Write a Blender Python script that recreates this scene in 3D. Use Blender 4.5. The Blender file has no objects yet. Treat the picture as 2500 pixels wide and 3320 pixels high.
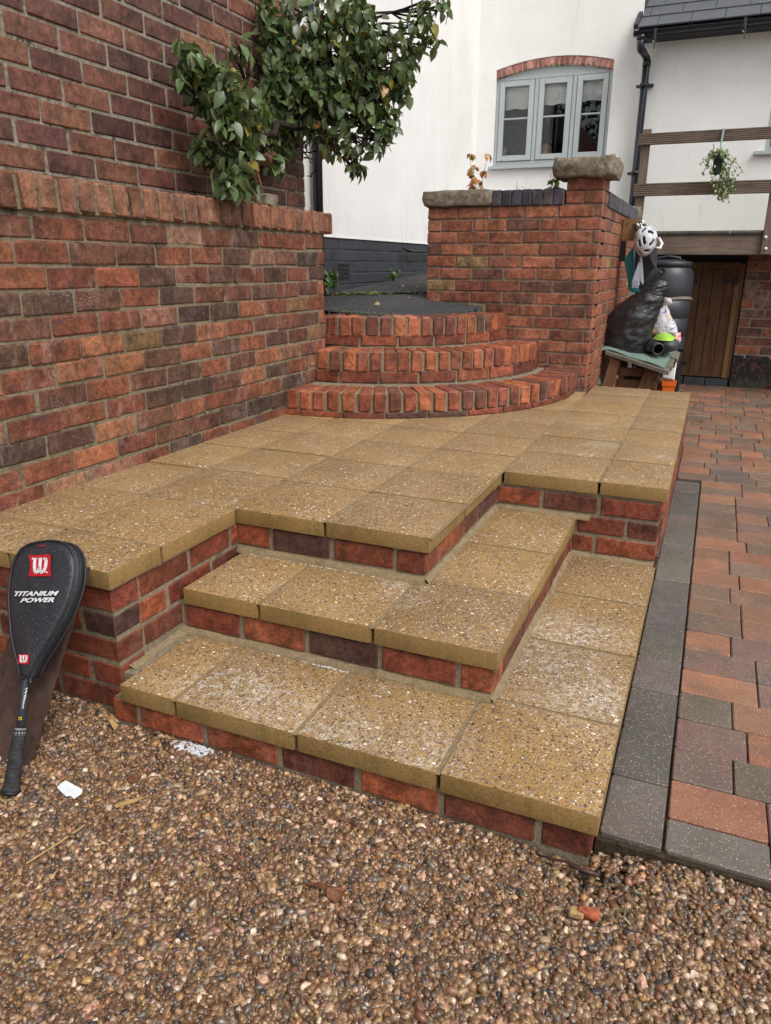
import bpy, bmesh, math, random
import numpy as np
from mathutils import Vector, Matrix, Euler, noise as mnoise
from math import radians, sin, cos, pi, sqrt, atan2

random.seed(7)
S = bpy.context.scene
COL = S.collection

# ------------------------------------------------------------------ camera
F_PX, CAM_POS = 2413.25, (0.0795, -1.3219, 1.2031)
CAM_ROT = Euler((1.2486, -0.0064, 0.4060), 'XYZ')
cd = bpy.data.cameras.new('camera')
cam = bpy.data.objects.new('camera', cd)
COL.objects.link(cam)
cam.location = CAM_POS
cam.rotation_euler = CAM_ROT
cd.sensor_fit = 'VERTICAL'
cd.sensor_height = 24.0
cd.lens = F_PX / 3320.0 * 24.0
cd.clip_start = 0.02
cd.clip_end = 300
S.camera = cam

# ------------------------------------------------------------------ sky, sun, exposure
world = bpy.data.worlds.new('World')
S.world = world
world.use_nodes = True
wn = world.node_tree
wn.nodes.clear()
sky = wn.nodes.new('ShaderNodeTexSky')
sky.sky_type = 'NISHITA'
sky.sun_disc = False
sky.sun_elevation = radians(52)
sky.sun_rotation = radians(122)
sky.air_density = 1.0
sky.dust_density = 4.0
sky.ozone_density = 1.0
hs = wn.nodes.new('ShaderNodeHueSaturation')
hs.inputs['Saturation'].default_value = 0.16
bg = wn.nodes.new('ShaderNodeBackground')
bg.inputs['Strength'].default_value = 0.135
wo = wn.nodes.new('ShaderNodeOutputWorld')
wn.links.new(sky.outputs[0], hs.inputs['Color'])
wn.links.new(hs.outputs[0], bg.inputs['Color'])
wn.links.new(bg.outputs[0], wo.inputs['Surface'])

sd = bpy.data.lights.new('sun', 'SUN')
sd.energy = 0.95
sd.angle = radians(28)
sd.color = (1.0, 0.97, 0.93)
sun = bpy.data.objects.new('sun', sd)
COL.objects.link(sun)
sun_dir = Vector((sin(radians(122)) * cos(radians(52)), cos(radians(122)) * cos(radians(52)), sin(radians(52))))
sun.rotation_euler = sun_dir.to_track_quat('Z', 'Y').to_euler()
sun.location = (6, -3, 9)

vs = S.view_settings
vs.view_transform = 'Standard'
vs.look = 'None'
vs.gamma = 1.0
vs.use_curve_mapping = False
vs.exposure = 0.66

# ------------------------------------------------------------------ helpers
ROT = CAM_ROT.to_matrix()
CP = Vector(CAM_POS)


def P(u, v, x=None, y=None, z=None):
    """place of a point seen at photograph pixel (u, v) on a known plane"""
    r = ROT @ Vector(((u - 1250) / F_PX, -(v - 1660) / F_PX, -1.0))
    if x is not None:
        t = (x - CP.x) / r.x
    elif y is not None:
        t = (y - CP.y) / r.y
    else:
        t = (z - CP.z) / r.z
    return CP + r * t


def tag(o, label=None, cat=None, group=None, kind=None):
    if label: o['label'] = label
    if cat: o['category'] = cat
    if group: o['group'] = group
    if kind: o['kind'] = kind
    return o


def empty(name, loc=(0, 0, 0), label=None, cat=None, group=None, kind=None, parent=None):
    o = bpy.data.objects.new(name, None)
    COL.objects.link(o)
    o.location = loc
    o.empty_display_size = 0.05
    if parent: o.parent = parent
    return tag(o, label, cat, group, kind)


def link(name, me, parent=None, loc=None, rot=None):
    o = bpy.data.objects.new(name, me)
    COL.objects.link(o)
    if parent is not None:
        o.parent = parent
        o.matrix_parent_inverse = Matrix.Translation(-Vector(abs_loc(parent)))
    if loc is not None: o.location = loc
    if rot is not None: o.rotation_euler = rot
    return o


def abs_loc(o):
    l = Vector(o.location)
    while o.parent:
        l = l + (o.matrix_parent_inverse.translation)
        o = o.parent
        l = l + Vector(o.location)
    return l


class MB:
    def __init__(s):
        s.v, s.f, s.m = [], [], []

    def add(s, vs, fs, m=0):
        b = len(s.v)
        s.v += [tuple(p) for p in vs]
        s.f += [tuple(b + i for i in f) for f in fs]
        s.m += [m] * len(fs)
        return s

    def box(s, c, size, rot=None, m=0):
        c = Vector(c)
        hx, hy, hz = [a / 2 for a in size]
        R = rot.to_matrix() if isinstance(rot, Euler) else (rot if rot is not None else Matrix.Identity(3))
        vs = [c + R @ Vector((sx * hx, sy * hy, sz * hz)) for sx in (-1, 1) for sy in (-1, 1) for sz in (-1, 1)]
        fs = [(0, 1, 3, 2), (4, 6, 7, 5), (0, 4, 5, 1), (2, 3, 7, 6), (0, 2, 6, 4), (1, 5, 7, 3)]
        return s.add(vs, fs, m)

    def mm(s, a, b, m=0):
        """box between corners a and b"""
        c = [(p + q) / 2 for p, q in zip(a, b)]
        return s.box(c, [abs(q - p) for p, q in zip(a, b)], None, m)

    def tube(s, path, r, n=10, m=0, caps=True, up=None):
        path = [Vector(p) for p in path]
        rs = r if isinstance(r, (list, tuple)) else [r] * len(path)
        rings = []
        prev = None
        for i, p in enumerate(path):
            t = (path[min(i + 1, len(path) - 1)] - path[max(i - 1, 0)]).normalized()
            if prev is None:
                a = Vector((0, 0, 1)) if abs(t.z) < .9 else Vector((1, 0, 0))
                x = t.cross(a).normalized()
            else:
                x = (prev - t * prev.dot(t)).normalized()
            prev = x
            y = t.cross(x)
            rings.append([p + (x * cos(2 * pi * k / n) + y * sin(2 * pi * k / n)) * rs[i] for k in range(n)])
        vs = [q for rg in rings for q in rg]
        fs = []
        for i in range(len(path) - 1):
            for k in range(n):
                a, b = i * n + k, i * n + (k + 1) % n
                fs.append((a, b, b + n, a + n))
        if caps:
            fs.append(tuple(range(n))[::-1])
            fs.append(tuple(range((len(path) - 1) * n, len(path) * n)))
        return s.add(vs, fs, m)

    def lathe(s, c, prof, n=32, m=0, axis='Z', R=None):
        c = Vector(c)
        vs = []
        for r, z in prof:
            for k in range(n):
                p = Vector((r * cos(2 * pi * k / n), r * sin(2 * pi * k / n), z))
                if R is not None: p = R @ p
                vs.append(c + p)
        fs = []
        for i in range(len(prof) - 1):
            for k in range(n):
                a, b = i * n + k, i * n + (k + 1) % n
                fs.append((a, b, b + n, a + n))
        return s.add(vs, fs, m)

    def prism(s, poly, off, m=0):
        """closed prism: polygon points (3D) pushed along off"""
        off = Vector(off)
        n = len(poly)
        vs = [Vector(p) for p in poly] + [Vector(p) + off for p in poly]
        fs = [tuple(range(n)), tuple(range(2 * n - 1, n - 1, -1))]
        for k in range(n):
            fs.append((k, k + n, (k + 1) % n + n, (k + 1) % n))
        return s.add(vs, fs, m)

    def mesh(s, name, mats, smooth=False, bevel=0):
        me = bpy.data.meshes.new(name)
        me.from_pydata(s.v, [], s.f)
        for mt in (mats if isinstance(mats, (list, tuple)) else [mats]):
            me.materials.append(mt)
        for p, mi in zip(me.polygons, s.m):
            p.material_index = mi
        bm = bmesh.new()
        bm.from_mesh(me)
        bmesh.ops.recalc_face_normals(bm, faces=bm.faces)
        if bevel:
            bmesh.ops.bevel(bm, geom=[e for e in bm.edges if len(e.link_faces) == 2 and e.calc_face_angle(0) > .6],
                            offset=bevel, segments=2, affect='EDGES', clamp_overlap=True)
        bm.to_mesh(me)
        bm.free()
        if smooth:
            for p in me.polygons: p.use_smooth = True
        me.update()
        return me

    def build(s, name, mats, parent=None, smooth=False, bevel=0):
        return link(name, s.mesh(name, mats, smooth, bevel), parent)


# ------------------------------------------------------------------ materials
class NT:
    def __init__(s, name):
        s.mat = bpy.data.materials.new(name)
        s.mat.use_nodes = True
        s.t = s.mat.node_tree
        s.bsdf = s.t.nodes['Principled BSDF']

    def n(s, typ, **kw):
        nd = s.t.nodes.new('ShaderNode' + typ)
        for k, v in kw.items():
            setattr(nd, k, v)
        return nd

    def l(s, a, b):
        s.t.links.new(a, b)

    def pos(s):
        return s.n('NewGeometry').outputs['Position']

    def noise(s, vec, scale, detail=4, rough=.6, dist=0.0, out='Fac'):
        nd = s.n('TexNoise')
        s.l(vec, nd.inputs['Vector'])
        nd.inputs['Scale'].default_value = scale
        nd.inputs['Detail'].default_value = detail
        nd.inputs['Roughness'].default_value = rough
        nd.inputs['Distortion'].default_value = dist
        return nd.outputs[out]

    def vor(s, vec, scale, feature='F1'):
        nd = s.n('TexVoronoi', feature=feature)
        s.l(vec, nd.inputs['Vector'])
        nd.inputs['Scale'].default_value = scale
        return nd

    def ramp(s, fac, stops, interp='LINEAR'):
        nd = s.n('ValToRGB')
        nd.color_ramp.interpolation = interp
        els = nd.color_ramp.elements
        while len(els) < len(stops): els.new(0.5)
        for e, (p, c) in zip(els, stops):
            e.position = p
            e.color = (c, c, c, 1) if isinstance(c, (int, float)) else (*c, 1)
        s.l(fac, nd.inputs['Fac'])
        return nd.outputs['Color']

    def mix(s, fac, a, b, blend='MIX'):
        nd = s.n('Mix', data_type='RGBA', blend_type=blend)
        for inp, val in ((nd.inputs[0], fac), (nd.inputs[6], a), (nd.inputs[7], b)):
            if isinstance(val, (int, float)):
                inp.default_value = val
            elif isinstance(val, (tuple, list)):
                inp.default_value = (*val, 1) if len(val) == 3 else val
            else:
                s.l(val, inp)
        return nd.outputs[2]

    def math(s, op, a, b=None, clamp=False):
        nd = s.n('Math', operation=op, use_clamp=clamp)
        for inp, val in ((nd.inputs[0], a), (nd.inputs[1], b)):
            if val is None: continue
            if isinstance(val, (int, float)):
                inp.default_value = val
            else:
                s.l(val, inp)
        return nd.outputs[0]

    def sep(s, vec):
        nd = s.n('SeparateXYZ')
        s.l(vec, nd.inputs[0])
        return nd.outputs

    def mapping(s, vec, scale=(1, 1, 1)):
        nd = s.n('Mapping')
        nd.inputs['Scale'].default_value = scale
        s.l(vec, nd.inputs['Vector'])
        return nd.outputs[0]

    def bump(s, h, strength=.4, dist=.003, normal=None):
        nd = s.n('Bump')
        nd.inputs['Strength'].default_value = strength
        nd.inputs['Distance'].default_value = dist
        s.l(h, nd.inputs['Height'])
        if normal is not None: s.l(normal, nd.inputs['Normal'])
        return nd.outputs[0]

    def out(s, col=None, rough=.7, nrm=None, spec=.5, metal=0.0, coat=0.0):
        b = s.bsdf
        if col is not None:
            if isinstance(col, (tuple, list)):
                b.inputs['Base Color'].default_value = (*col, 1)
            else:
                s.l(col, b.inputs['Base Color'])
        if isinstance(rough, (int, float)):
            b.inputs['Roughness'].default_value = rough
        else:
            s.l(rough, b.inputs['Roughness'])
        if nrm is not None: s.l(nrm, b.inputs['Normal'])
        b.inputs['Specular IOR Level'].default_value = spec
        b.inputs['Metallic'].default_value = metal
        b.inputs['Coat Weight'].default_value = coat
        return s.mat


def m_brick(name, salt=0.0, dark=.5, lichen=0.0, rough=.72, bumps=.5, pale=0.0, size=(.215, .10, .066), smear=(.22, .18, .12), edge=.0035):
    t = NT(name)
    p = t.pos()
    oi = t.n('ObjectInfo')
    c = oi.outputs['Color']
    big = t.noise(p, 14, 5, .65)
    fine = t.noise(p, 130, 5, .7)
    c = t.mix(1.0, c, t.ramp(big, [(.34, .5), (.5, .95), (.66, 1.35)]), 'MULTIPLY')
    c = t.mix(1.0, c, t.ramp(t.noise(p, 48, 5, .7), [(.34, .6), (.5, 1.0), (.66, 1.3)]), 'MULTIPLY')
    c = t.mix(.8, c, t.ramp(fine, [(.35, .62), (.65, 1.3)]), 'MULTIPLY')
    # burnt patches of their own shape
    burn = t.ramp(t.noise(p, 9, 6, .7, .6), [(.56, 0.0), (.66, 1.0)])
    rnd = t.ramp(oi.outputs['Random'], [(.35, 0.0), (.9, dark)])
    c = t.mix(t.math('MULTIPLY', burn, rnd), c, (.055, .032, .034))
    if lichen:
        li = t.ramp(t.noise(p, 60, 5, .75), [(.58, 0.0), (.66, 1.0)])
        sel = t.ramp(t.noise(p, 5, 2), [(.5, 0.0), (.62, lichen)])
        c = t.mix(t.math('MULTIPLY', li, sel), c, (.27, .19, .075))
    if pale:
        li = t.ramp(t.noise(t.mapping(p, (1, 1, .45)), 22, 5, .7), [(.52, 0.0), (.7, 1.0)])
        sel = t.ramp(t.noise(p, 3.2, 2), [(.46, 0.0), (.62, pale)])
        c = t.mix(t.math('MULTIPLY', li, sel), c, (.42, .31, .27))
    if salt:
        v = t.vor(p, 240)
        s1 = t.ramp(v.outputs['Distance'], [(.2, 1.0), (.34, 0.0)])
        sel = t.ramp(t.noise(p, 6, 3), [(.5, 0.0), (.66, salt)])
        keep = t.ramp(t.sep(v.outputs['Color'])[0], [(.55, 0.0), (.6, 1.0)])
        c = t.mix(t.math('MULTIPLY', t.math('MULTIPLY', s1, sel), keep), c, (.6, .55, .5))
    pits = t.ramp(t.noise(p, 90, 3, .6), [(.24, 0.0), (.34, 1.0)])
    c = t.mix(pits, (.03, .02, .018), c)
    # ragged arrises where the pointing laps over the brick
    tc = t.n('TexCoord')
    g3, n3 = t.sep(tc.outputs['Generated']), t.sep(tc.outputs['Normal'])
    dmin = None
    for i in range(3):
        a = t.math('MINIMUM', g3[i], t.math('SUBTRACT', 1.0, g3[i]))
        a = t.math('ADD', t.math('MULTIPLY', a, size[i]), t.math('MULTIPLY', t.math('POWER', t.math('ABSOLUTE', n3[i]), 6.0), 1.0))
        dmin = a if dmin is None else t.math('MINIMUM', dmin, a)
    wob_ = t.math('MULTIPLY', t.math('SUBTRACT', t.noise(p, 70, 5, .75), .5), .016)
    em = t.math('ADD', dmin, wob_)
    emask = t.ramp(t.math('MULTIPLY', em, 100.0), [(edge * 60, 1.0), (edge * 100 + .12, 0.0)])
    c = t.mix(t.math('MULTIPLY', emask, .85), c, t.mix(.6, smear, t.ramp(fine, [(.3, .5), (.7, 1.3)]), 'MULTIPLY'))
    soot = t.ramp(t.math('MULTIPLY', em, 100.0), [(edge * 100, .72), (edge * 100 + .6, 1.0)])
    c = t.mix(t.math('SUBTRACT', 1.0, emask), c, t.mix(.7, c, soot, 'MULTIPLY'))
    h = t.math('ADD', t.math('MULTIPLY', fine, .7), t.math('MULTIPLY', t.noise(p, 34, 4, .6), 1.0))
    h = t.math('ADD', h, t.math('MULTIPLY', pits, .4))
    h = t.math('SUBTRACT', h, t.math('MULTIPLY', emask, .5))
    r = t.ramp(t.noise(p, 40, 3), [(.3, rough - .12), (.7, rough + .12)])
    return t.out(c, r, t.bump(h, bumps, .005), .35)


def m_mortar(name, col=(.30, .26, .19), moss=.5, dark=(.035, .032, .02), pale=(.46, .43, .36)):
    t = NT(name)
    p = t.pos()
    a = t.noise(p, 55, 6, .7)
    c = t.mix(t.ramp(a, [(.35, 0.0), (.7, 1.0)]), col, pale)
    c = t.mix(.7, c, t.ramp(t.noise(p, 300, 3, .7), [(.3, .55), (.7, 1.3)]), 'MULTIPLY')
    mo = t.ramp(t.noise(p, 16, 6, .75), [(.5, 0.0), (.6, 1.0)])
    sel = t.ramp(t.noise(p, 2.5, 2), [(.4, 0.0), (.62, moss)])
    c = t.mix(t.math('MULTIPLY', mo, sel), c, dark)
    h = t.math('ADD', t.math('MULTIPLY', a, 1.0), t.math('MULTIPLY', t.noise(p, 220, 4, .7), .5))
    return t.out(c, .9, t.bump(h, .8, .006), .25)


def m_slab(stains):
    """exposed aggregate: buff matrix with flat river stones showing on the top face"""
    t = NT('exposed_aggregate')
    p = t.pos()
    warp = t.n('VectorMath', operation='MULTIPLY_ADD')
    t.l(t.noise(p, 60, 2, out='Color'), warp.inputs[0])
    warp.inputs[1].default_value = (.010, .010, .010)
    t.l(p, warp.inputs[2])
    wp = t.mapping(warp.outputs[0], (1, 1, .8))
    nz = t.sep(t.n('NewGeometry').outputs['True Normal'])[2]
    top = t.ramp(nz, [(.55, 0.0), (.85, 1.0)])
    base = t.ramp(t.noise(p, 3.2, 5, .6), [(.3, (.27, .157, .048)), (.5, (.325, .195, .066)), (.7, (.385, .25, .108))])
    base = t.mix(.9, base, t.ramp(t.noise(p, 380, 4, .8), [(.3, .5), (.5, .95), (.72, 1.6)]), 'MULTIPLY')
    cols = [(.0, (.035, .027, .03)), (.17, (.095, .055, .055)), (.34, (.15, .095, .075)), (.48, (.21, .14, .09)),
            (.58, (.17, .145, .15)), (.68, (.32, .23, .15)), (.80, (.46, .38, .28)), (.93, (.74, .70, .62))]
    var = t.ramp(t.n('ObjectInfo').outputs['Random'], [(0.0, (.90, .90, .93)), (.5, (1.0, 1.0, .97)), (1.0, (1.09, 1.06, 1.0))])
    base = t.mix(1.0, base, var, 'MULTIPLY')
    out = base
    hh = None
    for sc, thr, keep, seed in ((320, .38, .36, 0), (180, .40, .42, 1), (100, .38, .60, 2)):
        mp = t.n('Mapping')
        mp.inputs['Location'].default_value = (seed * 3.1, seed * 1.7, seed * .9)
        t.l(wp, mp.inputs['Vector'])
        v = t.vor(mp.outputs[0], sc)
        cs = t.sep(v.outputs['Color'])
        stone = t.ramp(cs[1], cols, 'CONSTANT')
        stone = t.mix(.5, stone, t.ramp(t.noise(p, 260, 3), [(.3, .7), (.7, 1.3)]), 'MULTIPLY')
        stone = t.mix(.17, stone, base)
        inside = t.ramp(v.outputs['Distance'], [(thr, 1.0), (thr + .05, 0.0)])
        kp = t.ramp(t.math('ADD', cs[0], t.math('MULTIPLY', t.math('SUBTRACT', t.noise(p, 4.5, 4, .6), .5), .9)),
                    [(keep, 0.0), (keep + .02, 1.0)])
        m = t.math('MULTIPLY', t.math('MULTIPLY', inside, kp), top)
        out = t.mix(m, out, stone)
        hh = m if hh is None else t.math('MAXIMUM', hh, m)
    # pits and grime on the cast edges, plus shade painted into their colour
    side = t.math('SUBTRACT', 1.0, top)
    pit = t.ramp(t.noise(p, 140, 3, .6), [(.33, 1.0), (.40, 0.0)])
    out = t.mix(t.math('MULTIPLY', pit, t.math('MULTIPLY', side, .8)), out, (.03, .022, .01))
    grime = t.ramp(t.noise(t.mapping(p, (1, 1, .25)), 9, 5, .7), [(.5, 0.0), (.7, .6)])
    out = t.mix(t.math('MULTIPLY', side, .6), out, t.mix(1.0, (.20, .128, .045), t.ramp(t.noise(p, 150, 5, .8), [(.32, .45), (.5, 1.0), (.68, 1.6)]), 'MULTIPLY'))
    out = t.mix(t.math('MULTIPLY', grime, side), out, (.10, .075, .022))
    # salt bloom and shampoo-like froth marks
    bl = None
    for (x, y, z, r) in stains:
        vm = t.n('VectorMath', operation='DISTANCE')
        t.l(p, vm.inputs[0])
        vm.inputs[1].default_value = (x, y, z)
        f = t.ramp(t.math('DIVIDE', vm.outputs['Value'], r), [(0.0, 1.0), (1.0, 0.0)])
        bl = f if bl is None else t.math('ADD', bl, f)
    pat = t.ramp(t.noise(p, 46, 6, .85), [(.47, 0.0), (.6, 1.0)])
    bl = t.math('MULTIPLY', t.math('MULTIPLY', t.math('MULTIPLY', bl, pat), .55, True), top)
    bl = t.math('MULTIPLY', bl, t.math('SUBTRACT', 1.0, t.math('MULTIPLY', hh, .75)))
    out = t.mix(bl, out, (.68, .65, .6))
    h = t.math('ADD', t.math('MULTIPLY', hh, .8), t.math('MULTIPLY', t.noise(p, 420, 3, .8), .7))
    h = t.math('SUBTRACT', h, t.math('MULTIPLY', t.math('MULTIPLY', pit, side), 1.2))
    r = t.ramp(hh, [(0, .62), (1, .38)])
    return t.out(out, r, t.bump(h, .55, .0022), .45)


def m_paver():
    t = NT('concrete_paver')
    p = t.pos()
    oi = t.n('ObjectInfo')
    c = oi.outputs['Color']
    # two-tone blends inside one block, as the blocks are cast
    tw = t.ramp(t.noise(p, 9, 4, .6), [(.42, 0.0), (.58, .75)])
    c = t.mix(t.math('MULTIPLY', tw, oi.outputs['Random']), c, (.115, .09, .07))
    c = t.mix(.8, c, t.ramp(t.noise(p, 4, 5, .7), [(.35, .72), (.65, 1.18)]), 'MULTIPLY')
    c = t.mix(.8, c, t.ramp(t.noise(p, 330, 4, .75), [(.3, .55), (.7, 1.45)]), 'MULTIPLY')
    for sc, col, kp in ((210, (.55, .46, .34), .80), (300, (.02, .02, .02), .80), (160, (.42, .25, .10), .88), (420, (.5, .42, .3), .8)):
        v = t.vor(p, sc)
        s1 = t.ramp(v.outputs['Distance'], [(.2, 1.0), (.3, 0.0)])
        k = t.ramp(t.sep(v.outputs['Color'])[0], [(kp, 0.0), (kp + .01, 1.0)])
        c = t.mix(t.math('MULTIPLY', s1, k), c, col)
    h = t.math('ADD', t.noise(p, 260, 4, .8), t.noise(p, 30, 3))
    return t.out(c, t.ramp(t.noise(p, 7, 3), [(.35, .42), (.65, .68)]), t.bump(h, .45, .003), .45)


def m_plain(name, col, rough=.6, bump=0.0, bscale=120, var=.25, vscale=18, spec=.4, metal=0.0, dist=.002):
    t = NT(name)
    p = t.pos()
    c = t.mix(1.0, col, t.ramp(t.noise(p, vscale, 5, .65), [(.3, 1 - var), (.7, 1 + var)]), 'MULTIPLY')
    nr = t.bump(t.noise(p, bscale, 4, .7), bump, dist) if bump else None
    return t.out(c, rough, nr, spec, metal)


def m_render():
    t = NT('white_masonry_render')
    p = t.pos()
    c = t.mix(1.0, (.80, .785, .76), t.ramp(t.noise(p, 2.2, 5, .6), [(.3, .93), (.7, 1.03)]), 'MULTIPLY')
    c = t.mix(.5, c, t.ramp(t.noise(p, 60, 4, .7), [(.3, .9), (.7, 1.05)]), 'MULTIPLY')
    st = t.ramp(t.noise(t.mapping(p, (1, 1, .18)), 7, 6, .75), [(.56, 0.0), (.76, .34)])
    c = t.mix(st, c, (.46, .41, .35))
    h = t.math('ADD', t.noise(p, 75, 5, .75), t.math('MULTIPLY', t.noise(p, 260, 3), .4))
    return t.out(c, .9, t.bump(h, .55, .006), .2)


def m_wood(name, a, b, axis=2, scale=1.0, rough=.75):
    t = NT(name)
    p = t.pos()
    sc = [16 * scale] * 3
    sc[axis] = 1.3 * scale
    g = t.noise(t.mapping(p, tuple(sc)), 3.0, 6, .7, .5)
    c = t.ramp(g, [(.3, a), (.7, b)])
    c = t.mix(.5, c, t.ramp(t.noise(p, 6, 4), [(.3, .6), (.7, 1.3)]), 'MULTIPLY')
    kn = t.vor(t.mapping(p, tuple([6 if i != axis else 3 for i in range(3)])), 1.6)
    c = t.mix(t.ramp(kn.outputs['Distance'], [(.03, .85), (.09, 0.0)]), c, (.025, .015, .01))
    return t.out(c, rough, t.bump(g, .5, .003), .3)


M = {}
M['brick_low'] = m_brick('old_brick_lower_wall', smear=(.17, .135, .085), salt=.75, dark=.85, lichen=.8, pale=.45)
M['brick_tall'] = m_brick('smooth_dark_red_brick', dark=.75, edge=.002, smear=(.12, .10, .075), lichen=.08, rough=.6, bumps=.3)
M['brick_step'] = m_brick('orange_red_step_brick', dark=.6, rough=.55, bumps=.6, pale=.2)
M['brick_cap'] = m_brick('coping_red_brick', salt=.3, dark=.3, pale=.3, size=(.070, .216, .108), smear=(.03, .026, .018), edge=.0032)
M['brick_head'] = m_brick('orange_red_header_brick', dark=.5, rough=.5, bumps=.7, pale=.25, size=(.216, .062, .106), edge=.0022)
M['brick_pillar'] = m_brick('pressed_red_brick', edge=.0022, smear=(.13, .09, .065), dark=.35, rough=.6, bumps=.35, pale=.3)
M['brick_blue'] = m_brick('blue_engineering_brick', size=(.056, .212, .092), edge=.001, smear=(.1, .09, .08), dark=.2, rough=.5, bumps=.3)
M['brick_back'] = m_brick('worn_red_brick', dark=.5, lichen=.3, pale=.8, rough=.7)
M['brick_paint'] = m_plain('charcoal_masonry_paint', (.042, .044, .053), .62, .9, 45, .3, 12, .4, dist=.006)
M['mortar_low'] = m_mortar('sandy_mortar_with_moss', (.165, .13, .078), .9, pale=(.30, .255, .175))
M['mortar_tall'] = m_mortar('grey_lime_mortar', (.19, .16, .115), .9, pale=(.38, .34, .27))
M['mortar_step'] = m_mortar('grey_buff_mortar', (.20, .155, .10), .45, pale=(.30, .25, .175))
M['mortar_buff'] = m_mortar('slab_coloured_mortar', (.23, .165, .088), .35, pale=(.31, .24, .145))
M['mortar_pillar'] = m_mortar('brown_weathered_mortar', (.14, .10, .07), .8, pale=(.27, .22, .165))
M['mortar_back'] = m_mortar('pale_old_mortar', (.30, .25, .20), .5, pale=(.42, .36, .3))
M['stone'] = m_plain('weathered_sandstone', (.19, .16, .115), .9, .9, 40, .55, 26, .2, dist=.012)
M['render'] = m_render()
M['frame'] = m_plain('sage_grey_joinery_paint', (.385, .425, .43), .42, 0, 100, .05, 8, .5)
M['frame_line'] = m_plain('joinery_shadow_gasket', (.09, .12, .125), .5, 0, 100, .05, 8, .4)
M['plastic_black'] = m_plain('black_upvc', (.010, .013, .020), .32, 0, 100, .2, 10, .5)
M['tile'] = m_plain('charcoal_roof_tile', (.075, .08, .088), .55, .3, 150, .15, 12, .4)
M['tar_edge'] = m_plain('tile_edge_black', (.02, .022, .026), .6, .2, 150, .15, 12, .4)
M['deck_wood'] = m_wood('weathered_brown_decking', (.11, .078, .058), (.21, .16, .125), 0)
M['post_wood'] = m_wood('weathered_brown_post', (.10, .07, .05), (.19, .14, .105), 2)
M['door_wood'] = m_wood('varnished_pine_board', (.055, .025, .010), (.15, .073, .029), 2, 1.0, .6)
M['door_pale'] = m_wood('paler_pine_batten', (.15, .078, .028), (.24, .13, .05), 2, 1.0, .6)
M['pallet_wood'] = m_wood('damp_pallet_wood', (.09, .042, .022), (.21, .105, .055), 2)
M['grey_wood'] = m_wood('grey_mossy_wood', (.09, .08, .06), (.19, .175, .14), 0)
M['dark_wood'] = m_wood('dark_brown_stained_wood', (.035, .02, .016), (.085, .05, .04), 2, 1.4)
t = NT('flaking_black_tar')
p = t.pos()
c = t.mix(t.ramp(t.noise(p, 22, 6, .75), [(.53, 0.0), (.6, 1.0)]), (.016, .015, .016), (.13, .055, .045))
zz_ = t.ramp(t.sep(p)[2], [(.08, 1.0), (.20, 0.0)])
c = t.mix(t.math('MULTIPLY', zz_, t.ramp(t.noise(p, 14, 5), [(.45, 0.0), (.55, .8)])), c, (.06, .085, .035))
M['tar'] = t.out(c, .7, t.bump(t.noise(p, 40, 5, .7), 1.0, .012), .4)
M['shade_black'] = m_plain('shadow_black', (.012, .012, .012), .9)  # black for painted shade in recesses; also eyes and helmet liner
M['iron'] = m_plain('black_ironwork', (.012, .012, .013), .5, .3, 200)
M['steel'] = m_plain('galvanised_steel', (.55, .56, .57), .35, 0, 100, .1, 40, .5, .8)
M['water_butt'] = m_plain('charcoal_butt_plastic', (.028, .031, .038), .42, .12, 300, .15, 6, .5)
M['bark'] = m_plain('dark_pear_bark', (.024, .017, .013), .85, .9, 80, .4, 30, .2, dist=.004)
M['soil'] = m_plain('damp_soil', (.045, .032, .02), .9, 1.0, 90, .5, 40, .2, dist=.01)

STAINS = []
for (u, v, z, r) in ((1310, 1925, .279, .13), (1270, 1890, .279, .08), (730, 2210, .1265, .17), (850, 2225, .1265, .15), (640, 2230, .1265, .1),
                     (960, 2400 - 60, .1265, .2), (1130, 2400, .1265, .14), (1400, 2490 - 60, .1265, .16), (1850, 2210, .1265, .26),
                     (1760, 2080, .1265, .2), (1950, 2290, .1265, .16), (1800, 2030, .1265, .15), (1960, 1440, .434, .12),
                     (1900, 1470, .434, .1), (2150, 1480, .434, .1), (1950, 2060, .1265, .14)):
    q = P(u, v, z=z)
    STAINS.append((q.x, q.y, q.z, r))
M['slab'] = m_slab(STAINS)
M['paver'] = m_paver()


# ------------------------------------------------------------------ bricks
_bm_cache = {}


def brick_mesh(l, d, h, mat, var=None, rag=1.0, ch=.003):
    """a slightly irregular chamfered block of l x d x h"""
    l, d, h = round(l / .004) * .004, round(d / .005) * .005, round(h / .0025) * .0025
    if var is None: var = random.randrange(4)
    key = (l, d, h, mat.name, var)
    if key in _bm_cache: return _bm_cache[key]
    rng = random.Random(hash((round(l, 4), round(d, 4), round(h, 4), var)) & 0xffff)
    bm = bmesh.new()
    X, Y, Z = l / 2, d / 2, h / 2
    j = lambda s=.0016: rng.uniform(-s, s) * rag
    for sx in (-1, 1):
        for sy in (-1, 1):
            for sz in (-1, 1):
                c = ch * rng.uniform(.6, 2.0)
                ox, oy, oz = j(), j(.001), j()
                bm.verts.new((sx * X + ox, sy * (Y - c), sz * (Z - c)))
                bm.verts.new((sx * (X - c), sy * Y + oy, sz * (Z - c)))
                bm.verts.new((sx * (X - c), sy * (Y - c), sz * Z + oz))
    bmesh.ops.convex_hull(bm, input=bm.verts)
    me = bpy.data.meshes.new('brick')
    bm.to_mesh(me)
    bm.free()
    me.materials.append(mat)
    _bm_cache[key] = me
    return me


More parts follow.
